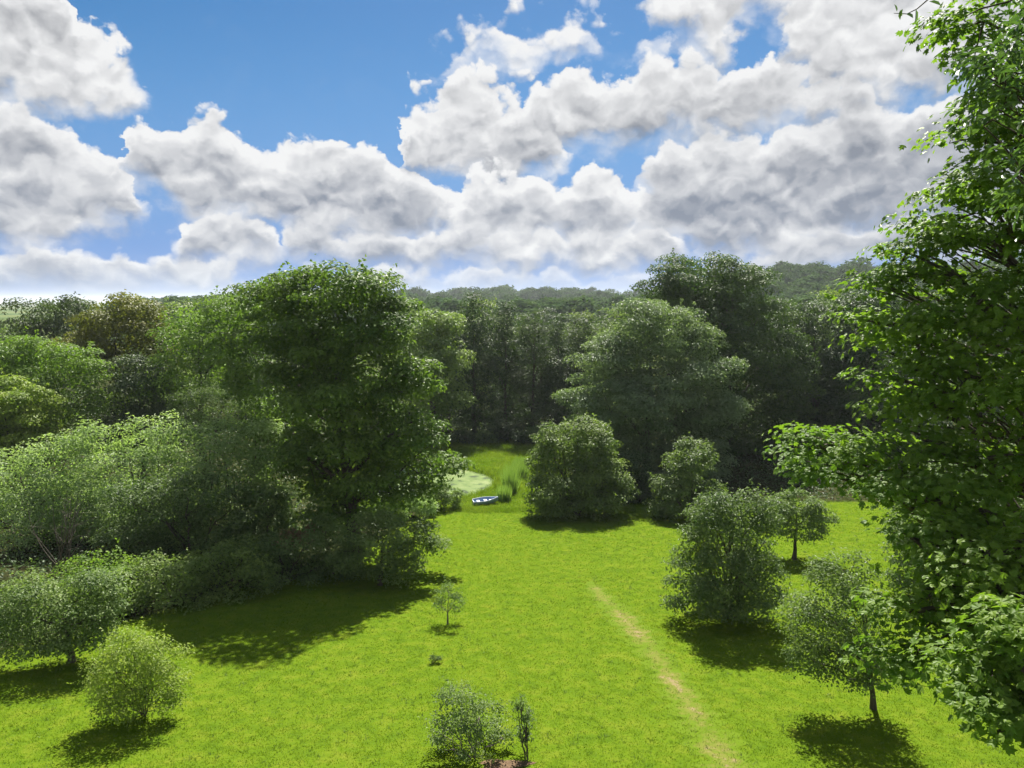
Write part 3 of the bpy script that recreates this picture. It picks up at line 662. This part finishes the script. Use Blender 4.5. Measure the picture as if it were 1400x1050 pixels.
for Y, bx, L, mt, lab in [
  (29.5, -10, [(-20,850,46,38),(15,872,30,22),(-50,880,40,30)], 'bright', 'dark leaved hedge shrub at the far left edge of the lawn'),
  (32.3, 125, [(130,788,42,28),(98,800,28,28),(150,815,38,24),(110,825,36,20)], 'bright', 'leafy green hedge shrub behind the left apple tree'),
  (33.2, 225, [(212,785,40,26),(250,790,36,28),(215,815,38,22),(262,812,26,20)], 'hazel', 'light yellow green hedge shrub in the middle of the lawn hedge'),
  (34.6, 305, [(288,772,36,26),(330,764,32,26),(300,796,38,22),(345,785,28,22)], 'hazel', 'hedge shrub with pale shoots in the lawn hedge, right of the yellow green one'),
  (36.6, 390, [(376,760,34,26),(420,755,32,26),(395,780,40,18)], 'shrub', 'shaded hedge shrub under the tallest left tree'),
  (38.0, 450, [(445,735,30,28),(470,750,26,20)], 'shrub', 'dark shrub at the foot of the tallest left tree')]:
    photo_tree('hedge_shrub', lab, 'shrub', Y, bx, L, mt, **HED)
photo_tree('dead_bracken', 'heap of dry brown cuttings at the shaded end of the thicket', 'brush pile', 40, 405,
  [(402,738,20,10),(425,728,12,10),(388,742,12,7)], 'dead', leaf=0.16, width=0.35, clump=0.3, per=60, r0=0.02, stems=3)

# fruit trees and bushes standing on the lawn
photo_tree('apple_tree', 'spreading apple tree at the left edge of the lawn', 'tree', 26.5, 98,
  [(60,815,46,30),(120,820,46,30),(30,845,40,32),(92,858,46,28),(152,845,24,22),(0,830,28,28),(55,880,36,18),(122,876,34,18)], 'apple', by=905,
  leaf=0.12, width=0.6, clump=0.52, per=110, r0=0.12, fill=0.25, dens=0.9, shell=0.35, shoots=0.9, low=0.15)
photo_tree('fruit_bush', 'yellow green bush on the lawn at lower left', 'bush', 22.1, 198,
  [(185,888,36,24),(218,902,30,22),(162,922,34,28),(205,938,36,26),(148,945,22,20),(172,958,34,18),(218,958,28,16)], 'yellow', by=978,
   leaf=0.085, width=0.6, clump=0.36, per=85, r0=0.022, stems=4, fill=0.2, dens=0.95, shell=0.4, spread=1.05, shoots=1.0)
photo_tree('apple_tree', 'apple tree on the lawn at the edge of the big tree shadow', 'tree', 36, 520,
  [(520,735,44,30),(565,745,32,26),(488,755,32,32),(540,772,38,22),(592,742,17,24)], 'apple', by=800,
  leaf=0.14, width=0.6, clump=0.55, per=95, r0=0.11, fill=0.25, dens=0.85, shell=0.35, shoots=0.9)
photo_tree('sapling_tree', 'small sparse sapling alone in the middle of the lawn', 'tree', 30.6, 612,
  [(614,811,17,12),(600,828,9,10),(624,828,10,10)], 'shrub', by=853, leaf=0.10, width=0.4, clump=0.24, per=34, r0=0.04, fill=0.0, bark='twig', low=0.15, dens=0.9, shoots=0.8)
photo_tree('fruit_bush', 'loose small leaved fruit bush at the bottom centre', 'bush', 19.9, 648,
  [(630,962,32,22),(608,995,24,24),(655,985,34,24),(640,1015,44,24),(600,1025,20,16),(688,1015,14,18)], 'apple', by=1038,
  leaf=0.085, width=0.55, clump=0.25, per=48, r0=0.02, stems=5, fill=0.06, dens=0.7, bark='twig', spread=1.1, shoots=1.0)
photo_tree('sapling_tree', 'thin upright sapling beside the loose fruit bush', 'tree', 19.8, 718,
  [(712,968,7,18),(722,988,8,18),(714,1008,8,14)], 'shrub', by=1040, leaf=0.075, width=0.5, clump=0.16, per=26, r0=0.02, stems=3, fill=0.0, dens=0.9)
photo_tree('round_bush', 'large dense round bush on the right of the lawn', 'bush', 30.5, 998,
  [(1000,735,54,46),(975,702,34,24),(1030,700,30,24),(958,762,32,52),(1036,765,32,50),(995,790,64,42),(990,822,56,22)], 'shrub', by=845,
  leaf=0.14, width=0.55, clump=0.55, per=110, r0=0.06, stems=4, fill=0.4, dens=0.9, shell=0.35, shoots=0.7, skirt=True)
photo_tree('apple_tree', 'small neat apple tree with a bare trunk behind the round bush', 'tree', 41, 1085,
  [(1090,694,34,19),(1066,702,20,19),(1116,706,24,19),(1090,720,40,16)], 'apple', by=765,
  leaf=0.15, width=0.6, clump=0.42, per=60, r0=0.12, fill=0.08)
photo_tree('apple_tree', 'leaning apple tree with a dark slanting trunk at lower right', 'tree', 22.3, 1195,
  [(1150,785,40,34),(1108,848,40,34),(1158,858,44,38),(1092,880,24,26),(1188,822,30,34),(1140,896,34,20),(1165,905,44,30),(1112,910,32,24),(1180,925,26,18)], 'apple', by=970,
  leaf=0.10, width=0.6, clump=0.46, per=105, r0=0.085, fill=0.25, dens=0.95, spread=1.05, shell=0.35, shoots=0.9, low=0.12)
photo_tree('hazel_bush', 'large rounded hazel at the end of the lawn beside the pond', 'bush', 54, 790,
  [(790,612,50,38),(745,600,16,18),(762,642,32,46),(812,650,42,42),(790,682,50,22)], 'hazel', by=705,
  skirt=True, leaf=0.19, width=0.7, clump=0.75, per=125, dens=0.85, shell=0.3, r0=0.08, stems=4, fill=0.45)
photo_tree('laurel_bush', 'dark shaded bush under the ash between the hazel and the rounded bush', 'bush', 58.5, 870,
  [(862,655,36,36),(892,676,30,24),(845,680,30,22)], 'wood', skirt=True, leaf=0.2, width=0.6, clump=0.7, per=90, dens=0.8, r0=0.07, stems=3)
photo_tree('elder_bush', 'rounded bush at the dark wood edge, right of the hazel', 'bush', 52.5, 940,
  [(945,630,31,28),(928,666,34,26),(962,672,22,24)], 'apple', by=708, skirt=True, leaf=0.2, width=0.6, clump=0.6, per=80, r0=0.07, stems=3)
photo_tree('elder_bush', 'dark shrub mass under the near sycamore with pale flowering top', 'bush', 34, 1320,
  [(1300,650,46,20),(1310,720,80,46),(1375,720,60,60),(1400,660,50,50),(1260,745,30,30)], 'shrub', skirt=True, leaf=0.17, width=0.6, clump=0.55, per=75, r0=0.07, stems=4)
q0 = G(592, 907)
build_tree('weed_tuft', 'dark tuft of weeds alone on the lawn', 'weeds', q0, [(q0[0], q0[1], q0[2] + .1, .22, .2, .14), (q0[0] + .13, q0[1] + .1, q0[2] + .1, .14, .14, .1)],
  'shrub', leaf=0.08, width=0.35, clump=0.12, per=40, r0=0.008, stems=2)

# ------------------------------------------------------------------ near trees at the right edge, their nearest leaves one by one
def near_tree(name, label, base, lobes, mat, leaf, width, tmpl, clump, per, r0, singles, dens=1.0, extra=None, droop=0.5, flat=0.5, fill=0.30, inner=0.72):
    base = np.asarray(base, float)
    P, Nn, tint, C, rc = crown_points(lobes, clump, per, dens, fill, base[2], flat, inner, 0.1, 1.0, 0.4, 0.18, leaf)
    if extra is not None:
        P = np.concatenate([P, extra[0]]); Nn = np.concatenate([Nn, extra[1]]); tint = np.concatenate([tint, np.full(len(extra[0]), 0.4)])
    size = leaf * rng.uniform(0.7, 1.25, len(P))
    V, F, tv, d, s = leaves(P, Nn, size, width, tint, tmpl, droop)
    root = empty(name, base, label, 'tree')
    tV, tF = skeleton(base, lobes, C, r0, 1, twigs=7)
    if extra is not None and extra[2]: tV, tF = join([(tV, tF)] + extra[2])
    mesh_obj('trunk', tV - base, tF, M['bark'], root, smooth=True)
    # leaves that show largest: nearest to the viewer and inside the view
    rel = P - np.array([0, 0, CAM_H]); fwd = rel[:, 1] * CP - rel[:, 2] * SP; upv = rel[:, 1] * SP + rel[:, 2] * CP
    inview = (np.abs(rel[:, 0] / fwd) < 0.66) & (np.abs(upv / fwd) < 0.5) & (fwd > 1)
    order = np.argsort(np.where(inview, -size / fwd, 9.0))[:singles]
    keep = np.ones(len(P), bool); keep[order] = False
    nv, nf = len(tmpl[0]), len(tmpl[1])
    V3 = V.reshape(-1, nv, 3)[keep].reshape(-1, 3); n = keep.sum()
    F3 = (tmpl[1][None] + (np.arange(n) * nv)[:, None, None]).reshape(-1, 3)
    cr = mesh_obj('crown', V3 - base, F3, M[mat], root, {'tint': tv.reshape(-1, nv)[keep].ravel()})
    cr['kind'] = 'stuff'
    protos = []
    for k in range(4):
        o = mesh_obj('leaf', tmpl[0] * np.array([1, width, 1]), tmpl[1], M[mat], root, {'tint': np.full(nv, 0.2 + 0.2 * k)})
        protos.append(o)
    Nu = unit(Nn)
    from mathutils import Matrix
    for c, i in enumerate(order):
        o = protos[c] if c < 4 else protos[c % 4].copy()
        if c >= 4: col.objects.link(o); o.parent = root
        b = (P[i] - base); z = size[i]
        o.matrix_local = Matrix(((d[i, 0] * z, s[i, 0] * z, Nu[i, 0] * z, b[0]), (d[i, 1] * z, s[i, 1] * z, Nu[i, 1] * z, b[1]),
                                 (d[i, 2] * z, s[i, 2] * z, Nu[i, 2] * z, b[2]), (0, 0, 0, 1)))
    return root
sb = np.array([14.2, 16.0, tz(14.2, 16.0)])
SL = [(1345,40,48,46,15.5),(1338,120,44,42,15.5),(1345,200,46,40,15.5),(1420,90,70,60,15.5),(1400,175,60,60,15.5),(1395,260,80,55,15),(1340,265,44,36,15.8),(1300,312,52,30,16.4),(1240,350,46,24,17),(1210,398,40,22,17.6),(1205,450,34,28,17.6),(1215,525,34,36,17.5),(1240,680,48,32,16),(1340,705,70,36,15),(1340,325,60,36,16),(1262,392,50,30,17),(1335,430,75,55,16),(1250,470,48,38,17),
      (1240,540,45,40,17),(1330,530,78,60,16),(1410,440,60,80,15),(1120,618,58,30,18),(1185,632,52,40,17.5),(1140,655,46,22,17.8),(1265,612,56,45,16.5),(1350,640,70,55,15),
      (1280,690,50,30,15.5),(1300,760,64,46,14),(1345,800,50,40,12.5),(1290,810,44,34,13.6),(1245,740,34,28,14.5),(1255,845,44,42,13.2),(1315,855,52,48,13),(1240,905,26,26,13),(1390,760,50,50,12.5),
      (1368,850,34,34,10.8),(1395,925,44,44,10.4),(1350,972,28,32,10.6),(1400,1005,36,36,10.2),(1362,1010,34,34,10.5),(1330,925,30,30,11.2),(1385,880,40,40,10.8),(1480,560,110,110,14),(1500,300,120,110,16),(1480,880,90,100,12)]
SL3 = px_lobes(16, SL) + [(16, 17, 19.5, 4, 4, 2.5), (12.5, 15.5, 18.5, 2.4, 2.6, 2)]
near_tree('near_sycamore', 'large near sycamore with layered bright leaves filling the right edge', sb, SL3, 'near_sycamore', 0.14, 1.0, T_MAPLE, 0.75, 85, 0.34, 300, dens=1.1, flat=0.42, fill=0.26)
gb = np.array([9.6, 7.0, tz(9.6, 7.0)])
GL = px_lobes(9, [(1392,45,34,44,8.6),(1345,95,26,30,8.8),(1375,165,38,36,8.6),(1390,250,30,34,8.4),(1440,120,80,90,8.2),(1500,260,90,120,8),(1490,30,80,80,8)])
# the thin twig that reaches out to the left along the top edge
tw = [atY(x_, y_, 8.3)[0] for x_, y_ in [(1420,-25),(1380,2),(1340,12),(1320,22)]]
tw2 = [atY(x_, y_, 8.0)[0] for x_, y_ in [(1330,-60),(1290,-22),(1268,0),(1254,12),(1240,19),(1222,18)]]
twp = np.array([atY(x_, y_, 8.0)[0] for x_, y_ in [(1238,19),(1226,16),(1234,12),(1252,12),(1230,22),(1270,2),(1278,-4)]])
twn = rng.normal(0, 0.5, (len(twp), 3)) + np.array([0, -0.5, 0.8])
near_tree('glossy_tree', 'near tree with darker glossy pointed leaves and a thin twig at the top right corner', gb, GL, 'glossy', 0.115, 0.42, T_OVAL, 0.30, 30, 0.16, 120,
          dens=0.9, extra=(twp, twn, [tube(tw, [.014, .012, .009, .005], 5), tube(tw2, [.012, .010, .007, .006, .005, .003], 5)]), flat=0.9)

# ------------------------------------------------------------------ the wood behind the pond: copies of four woodland trees
def proto_tree(kind, mat, H, Wd, low, leaf, clump, per, n=9):
    L = []
    for k in range(n):
        f = low + (1 - low) * (k + 0.5) / n
        prof = math.sin(math.pi * min(1, (f - low) / (1 - low) * 0.85 + 0.15)) ** 0.7
        a = rng.random() * 6.28 + 2.4 * k; off = Wd * 0.45 * prof * rng.uniform(0.5, 1)
        rr = Wd * (0.30 + 0.22 * prof) * rng.uniform(0.8, 1.1)
        L.append((math.cos(a) * off, math.sin(a) * off, H * (f - 0.04), rr, rr, H * (1 - low) / n * rng.uniform(1.0, 1.5)))
    return build_tree(kind, None, 'tree', (0, 0, 0), L, mat, leaf=leaf, clump=clump * 1.3, per=per * 2, r0=H * 0.016, fill=0.5, dens=0.75, shell=0.28, flat=0.5)
protos = [proto_tree('woodland_tree', 'wood', 17.5, 4.8, 0.07, 0.30, 1.05, 42), proto_tree('woodland_tree', 'beech', 16.0, 5.6, 0.07, 0.30, 1.15, 42),
          proto_tree('woodland_tree', 'grey_ash', 17.0, 4.6, 0.08, 0.30, 1.0, 40), proto_tree('woodland_tree', 'hazel', 14.0, 5.2, 0.05, 0.30, 1.05, 42)]
used = [False] * 4
ORD = ['first', 'second', 'third', 'fourth', 'fifth', 'sixth', 'seventh', 'eighth', 'ninth', 'tenth', 'eleventh', 'twelfth']
def put_tree(k, px, Y, ptop, label, group):
    o = protos[k] if not used[k] else copy_tree(protos[k])
    used[k] = True
    p, s = atY(px, ptop, Y); z = tz(p[0], Y)
    o.location = (p[0], Y, z); h = (p[2] - z) / [17.5, 16.0, 17.0, 14.0][k]
    wd = h * rng.uniform(0.9, 1.15)
    o.scale = (wd, wd, h * 0.97); o.rotation_euler = (0, 0, rng.random() * 6.28)
    tag(o, label, 'tree', group)
row = [(612, 90, 432, 2), (648, 88, 404, 0), (690, 91, 416, 0), (728, 87, 424, 2), (762, 92, 432, 0), (800, 88, 428, 2), (838, 93, 424, 3)]
for n, (px, Y, pt, k) in enumerate(row):
    put_tree(k, px, Y, pt, f'dark tall tree of the wood behind the pond, {ORD[n]} from the left', 'front row of the wood behind the pond')
back = [(-60, 100, 440, 3), (20, 112, 436, 1), (5, 92, 452, 3), (230, 98, 416, 3), (330, 100, 418, 1), (400, 104, 414, 0), (560, 104, 424, 3), (625, 112, 418, 1), (672, 106, 414, 3), (712, 110, 420, 1),
        (748, 118, 424, 0), (785, 108, 430, 3), (822, 122, 424, 1), (860, 112, 428, 3), (1080, 110, 404, 1), (1130, 118, 400, 3), (1185, 108, 410, 1), (1240, 120, 400, 0), (1310, 110, 396, 3), (1380, 116, 390, 1)]
back.sort()
ORD2 = ORD + ['thirteenth', 'fourteenth', 'fifteenth', 'sixteenth', 'seventeenth', 'eighteenth', 'nineteenth', 'twentieth']
for n, (px, Y, pt, k) in enumerate(back):
    put_tree(k, px, Y, pt, f'tree crown in the second rank of the wood, {ORD2[n]} from the left', 'second rank of the wood')
for n in range(34):
    px = -90 + n * 46 + rng.uniform(-12, 12); Y = rng.uniform(135, 235)
    put_tree(int(rng.integers(0, 4)), px, Y, rng.uniform(428, 440) - 14 * float(sst(950, 1300, px)), 'small tree crown in the deep of the wood', 'deeper ranks of the wood')
# brambles and young growth along the foot of the wood
for n, (px, Y, w_, h_, mt) in enumerate([(606, 82, 14, 8, 'shrub'), (640, 83, 18, 9, 'wood'), (664, 82.5, 13, 11, 'shrub'), (692, 84, 20, 15, 'grey_ash'), (716, 82, 12, 9, 'wood'), (735, 83, 16, 12, 'shrub')]):
    p, s = atY(px, 600, Y); z = tz(p[0], Y); a = w_ / FPX * s; c = h_ / FPX * s
    build_tree('bramble_bush', f'low dark bush at the foot of the wood behind the pond, {ORD[n]} from the left', 'bush', (p[0], Y, z),
               [(p[0] - .4 * a, Y, z + .8 * c, .8 * a, .8 * a, c), (p[0] + .5 * a, Y + .3, z + .6 * c, .7 * a, .8 * a, .8 * c)], mt,
               leaf=0.22, clump=0.5, per=40, r0=0.04, stems=3, group='low bushes at the foot of the wood')
# bushes and reeds on the pond bank, left of the boat
for px, py, w_, h_, mt, lab in [(575, 706, 18, 16, 'sallow', 'pale leafy bush on the pond bank under the big tree'), (606, 697, 20, 20, 'apple', 'silvery bush on the pond bank left of the boat'),
                                (534, 716, 20, 16, 'bright', 'bright green bush behind the lawn apple tree by the pond')]:
    p = G(px, py); s = p[1] / ray(px, py)[1]; a = w_ / FPX * s; c = h_ / FPX * s
    build_tree('waterside_bush', lab, 'bush', p, [(p[0] - .3 * a, p[1], p[2] + c, .8 * a, .8 * a, c), (p[0] + .5 * a, p[1] + .3, p[2] + .7 * c, .6 * a, .7 * a, .8 * c)], mt,
               leaf=0.18, width=0.45, clump=0.35, per=50, r0=0.03, stems=3)
def reeds(label, cx, cy, rx, ry, n, h):
    a = rng.random(n) * 6.28; r = np.sqrt(rng.random(n)); x = cx + rx * r * np.cos(a); y = cy + ry * r * np.sin(a)
    z = np.maximum(terrain(x, y), WATER - 0.3)
    base = np.array([cx, cy, tz(cx, cy)])
    V, F, tv = blades(np.stack([x, y, z], -1) - base, 4, h, 0.05, 0.08, rng.random(n), 0.16)
    root = empty('reed_clump', base, label, 'reeds'); mesh_obj('blade', V, F, M['reed'], root, {'tint': tv})['kind'] = 'stuff'
p1 = G(690, 684); p2 = G(704, 668); p3 = G(716, 650)
reeds('dark clump of reeds beside the right end of the boat', p1[0], p1[1], 0.5, 0.6, 140, 1.1)
reeds('tall upright reeds between the pond and the grassy track', p2[0] - .35, p2[1], 0.55, 2.2, 420, 1.7)
reeds('farther reeds along the back of the grassy track', p3[0] - .3, p3[1] + 1, 0.7, 2.2, 320, 1.2)

q0 = G(690, 1046)
th_ = np.arange(24) * 2 * math.pi / 24; rs = [0.0, 0.5, 1.0]; sv = []
for r_ in rs:
    for a_ in th_:
        k_ = r_ * (1 + 0.18 * math.sin(3 * a_ + 1) + 0.12 * math.sin(7 * a_)); x_ = q0[0] + 0.7 * k_ * math.cos(a_); y_ = q0[1] + 0.26 * k_ * math.sin(a_)
        sv.append((x_, y_, tz(x_, y_) + 0.006 + 0.05 * (1 - r_)))
sf = [(r_ * 24 + i_, r_ * 24 + (i_ + 1) % 24, (r_ + 1) * 24 + (i_ + 1) % 24, (r_ + 1) * 24 + i_) for r_ in range(2) for i_ in range(24)]
tag(mesh_obj('soil', np.array(sv), np.array(sf), noise_mat('bare_soil', (0.07, 0.045, 0.025), (0.17, 0.11, 0.06), 8), smooth=True), kind='structure')

# low green growth that covers the ground under the trees and round the thicket
n = 110000
y = 24 + 110 * rng.random(n) ** 1.2; x = (rng.random(n) * 2 - 1) * (4 + 0.72 * y)
ok = (lawn_mask(x, y) < 0.3) & (pond_e(x, y) > 1.05); x, y = x[ok], y[ok]
hh = 0.05 + (0.15 + 0.6 * patchy(x * .8, y * .8)) * rng.random(len(x))
V, F, tv, _, _ = leaves(np.stack([x, y, terrain(x, y) + hh], -1), rng.normal(0, .5, (len(x), 3)) + np.array([0, 0, 1.0]), 0.13 + 0.0022 * y, 0.6,
                        np.clip(patchy(x * .4, y * .4) + rng.normal(0, .2, len(x)), 0, 1), T_DIA)
tag(mesh_obj('undergrowth', V, F, M['wood'], None, {'tint': tv}), 'low green undergrowth under the trees', 'undergrowth', kind='stuff')

# ------------------------------------------------------------------ boat and post
def mat_plain(name, c, rough=0.45, spec=0.5, n=0.15):
    return noise_mat(name, tuple(v * (1 - n) for v in c), tuple(min(1, v * (1 + n)) for v in c), 5, rough=rough, bump=0.05, spec=spec)
def boat():
    p = G(664, 689); root = empty('rowing_boat', (p[0], p[1], p[2] + 0.02), 'small pale blue rowing boat drawn up on the grass by the pond', 'boat')
    Ln, Bm, Hh = 1.95, 0.85, 0.34
    st = np.linspace(0, 1, 15); prof = []
    for t in st:                       # stern (0) to bow (1)
        b = 0.5 * Bm * (0.72 + 0.28 * math.sin(math.pi * min(1, t * 1.25))) * (1 - max(0, (t - 0.45) / 0.55) ** 2.2)
        keel = 0.02 + 0.20 * max(0, (t - 0.7) / 0.3) ** 2; sheer = Hh + 0.10 * t ** 2
        prof.append([((t - .5) * Ln, f * b * (0.55 + 0.45 * g) if abs(f) > 0 else 0.0, keel + (sheer - keel) * g) for f, g in
                     ((-1, 1), (-1, .6), (-1, .22), (-.55, 0), (0, -0.02), (.55, 0), (1, .22), (1, .6), (1, 1))])
    V = np.array(prof).reshape(-1, 3); n = 9
    i, j = np.meshgrid(np.arange(n - 1), np.arange(14)); a = j * n + i
    F = np.stack([a, a + 1, a + n + 1, a + n], -1).reshape(-1, 4)
    hull = mesh_obj('hull', V, F, mat_plain('blue_boat_paint', (0.30, 0.42, 0.66)), root, smooth=True)
    md = hull.modifiers.new('thick', 'SOLIDIFY'); md.thickness = 0.03; md.offset = 1
    white = mat_plain('boat_white', (0.40, 0.45, 0.54)); wood = mat_plain('boat_seat', (0.55, 0.60, 0.66))
    for f in (0, 8): 
        pts = np.array(prof)[:, f] + np.array([0, 0, 0.015]); mesh_obj('gunwale', *tube(pts, np.full(15, 0.024), 6), white, root, smooth=True)
    tb = np.array(prof[0]); tb = np.concatenate([tb + np.array([-.015, 0, 0]), tb + np.array([.025, 0, 0])])
    tF = [(k, k + 1, 9 + k + 1, 9 + k) for k in range(8)] + [(0, 9, 17, 8)]
    me = mesh_obj('transom', tb, np.array(tF), white, root)
    cap = np.array([(0, 1, 7, 8), (1, 2, 6, 7), (2, 3, 5, 6), (3, 4, 5, 3)])[:3]
    mesh_obj('transom_board', tb, np.concatenate([cap, cap + 9]), white, root)
    for t in (3, 7, 10):
        a, b = np.array(prof[t][1]), np.array(prof[t][7]); a[1] *= .97; b[1] *= .97; w2 = 0.11
        bx = np.array([a + [-w2, 0, 0], a + [w2, 0, 0], b + [w2, 0, 0], b + [-w2, 0, 0]]); bx = np.concatenate([bx, bx + np.array([0, 0, .03])])
        mesh_obj('seat', bx, np.array([(0, 1, 2, 3), (4, 5, 6, 7), (0, 1, 5, 4), (1, 2, 6, 5), (2, 3, 7, 6), (3, 0, 4, 7)]), wood, root)
    root.rotation_euler = (R(7), R(-2), R(16))
boat()
pp = G(727, 673)
root = empty('wooden_post', pp, 'thin dark wooden post at the edge of the hazel by the track', 'post')
mesh_obj('shaft', *tube([(0, 0, -.2), (0.01, 0, .5), (0.015, 0.01, 1.02), (0.015, 0.01, 1.06)], [.06, .055, .052, .03], 8), M['bark'], root, smooth=True)
mesh_obj('cap', *tube([(0.015, .01, 1.055), (0.015, .01, 1.075), (0.015, .01, 1.10)], [.066, .062, .004], 8), M['twig'], root)
# bare dead branches sticking out of the shaded thicket
dp = G(85, 775)
parts = []
for k in range(14):
    e, _ = atY(70 + rng.uniform(-45, 55), 690 + rng.uniform(-25, 35), 35.6 + rng.uniform(-.5, .5)); s0 = dp + np.array([rng.normal(0, .15), rng.normal(0, .15), 0])
    mid = 0.5 * (s0 + e) + rng.normal(0, .25, 3); c = bez(s0, mid, e, 7); parts.append(tube(c, np.linspace(.03, .006, 7), 5))
    for _ in range(3):
        a = c[rng.integers(3, 6)]; parts.append(tube(bez(a, a + rng.normal(0, .2, 3) + [0, 0, .2], a + rng.normal(0, .45, 3) + [0, 0, .35], 4), np.linspace(.012, .004, 4), 4))
root = empty('dead_bush', dp, 'bare dead branches in front of the left of the sallow thicket', 'bush')
v, f = join(parts); mesh_obj('branch', v - dp, f, M['twig'], root, smooth=True)

# ------------------------------------------------------------------ far trees on the ridges
def far_mesh(nc, per, leaf):
    L = []
    for k in range(7):
        a = k * 2.4; o = 0.42 * math.sqrt(k / 7)
        L.append((math.cos(a) * o, math.sin(a) * o, 0.55 + 0.25 * (1 - k / 7) * rng.uniform(.6, 1.1) - 0.1 * (k % 2), .34, .34, .26))
    P, Nn, tint, C, rc = crown_points(L, nc, per, 1.0, 0.2, None, 0.7, 0.75, shoots=0)
    V, F, tv, _, _ = leaves(P, Nn, leaf * rng.uniform(.7, 1.2, len(P)), .8, tint, T_DIA)
    tV, tF = tube([(0, 0, -.05), (0, 0, .3), (0, 0, .55)], [.03, .025, .015], 5)
    tri = np.concatenate([tF[:, [0, 1, 2]], tF[:, [0, 2, 3]]])
    return np.concatenate([V, tV]), np.concatenate([F, tri + len(V)]), np.concatenate([tv, np.zeros(len(tV))])
FM = [far_mesh(0.13, 16, 0.09) for _ in range(3)]
fo = []
for k, (v, f, t) in enumerate(FM):
    fo.append(mesh_obj('ridge_tree', v, f, M['far'], None, {'tint': t}))
cand = []
for n in range(1150):
    r = 240 * (1150 / 240) ** rng.random(); az = R(rng.uniform(-37, 37))
    x, y = r * math.sin(az), r * math.cos(az); dg = math.degrees(az)
    hgt = rng.uniform(9, 16) if r < 700 else rng.uniform(11, 19)
    field = math.sin(r * 0.017 + az * 9) * math.sin(az * 23 + r * 0.006)
    if dg < -27.5: continue
    if field > 0.35 and dg < 18 and rng.random() < 0.85: continue
    cand.append((r, az, x, y, tz(x, y), hgt))
cand.sort(); bins = {}; vis = []; hid = []
for c in cand:
    r, az, x, y, z, hgt = c; b = int(math.degrees(az) / 0.22); el = (z + hgt - CAM_H) / r
    m_ = max(bins.get(b + o, -9) for o in (-1, 0, 1))
    (vis if el > m_ + 0.0012 and el > -0.012 else hid).append(c)
    bins[b] = max(bins.get(b, -9), el)
vis.sort(key=lambda c: -c[5] / c[0]); hid += vis[290:]; vis = vis[:290]
for n, (r, az, x, y, z, hgt) in enumerate(vis):
    o = fo[n] if n < 3 else fo[n % 3].copy()
    if n >= 3: col.objects.link(o)
    o.location = (x, y, z); wd = hgt * rng.uniform(.85, 1.25); o.scale = (wd, wd, hgt); o.rotation_euler = (0, 0, rng.random() * 6.28)
    tag(o, 'small distant tree on the wooded ridges at the skyline', 'tree', 'distant trees on the ridges')
Vs, Fs, Ts, o_ = [], [], [], 0
lv, lf, lt = far_mesh(0.30, 7, 0.24)
for (r, az, x, y, z, hgt) in hid:
    a = rng.random() * 6.28; ca, sa = math.cos(a), math.sin(a); wd = hgt * rng.uniform(.85, 1.25)
    v = np.stack([(lv[:, 0] * ca - lv[:, 1] * sa) * wd + x, (lv[:, 0] * sa + lv[:, 1] * ca) * wd + y, lv[:, 2] * hgt + z], -1)
    Vs.append(v); Fs.append(lf + o_); Ts.append(np.clip(lt + rng.normal(0, .2), 0, 1)); o_ += len(v)
tag(mesh_obj('distant_wood', np.concatenate(Vs), np.concatenate(Fs), M['far'], None, {'tint': np.concatenate(Ts)}), 'distant woodland covering the ridges', 'woodland', kind='stuff')

# ------------------------------------------------------------------ thin summer haze
hv = np.array([(x_, y_, z_) for z_ in (-14, 62) for y_ in (-900, 14900) for x_ in (-14500, 14500)], float)
hm, nt = newmat('haze'); pv_ = nt.nodes.new('ShaderNodeVolumePrincipled')
pv_.inputs['Color'].default_value = (0.86, 0.92, 1.0, 1); pv_.inputs['Density'].default_value = 0.00014; pv_.inputs['Anisotropy'].default_value = 0.35
on = nt.nodes.new('ShaderNodeOutputMaterial'); nt.links.new(pv_.outputs[0], on.inputs['Volume'])
hz_o = mesh_obj('haze', hv, np.array([(0, 2, 3, 1), (4, 5, 7, 6), (0, 1, 5, 4), (2, 6, 7, 3), (0, 4, 6, 2), (1, 3, 7, 5)]), hm)
tag(hz_o, 'thin pale haze in the air', 'haze', kind='stuff')
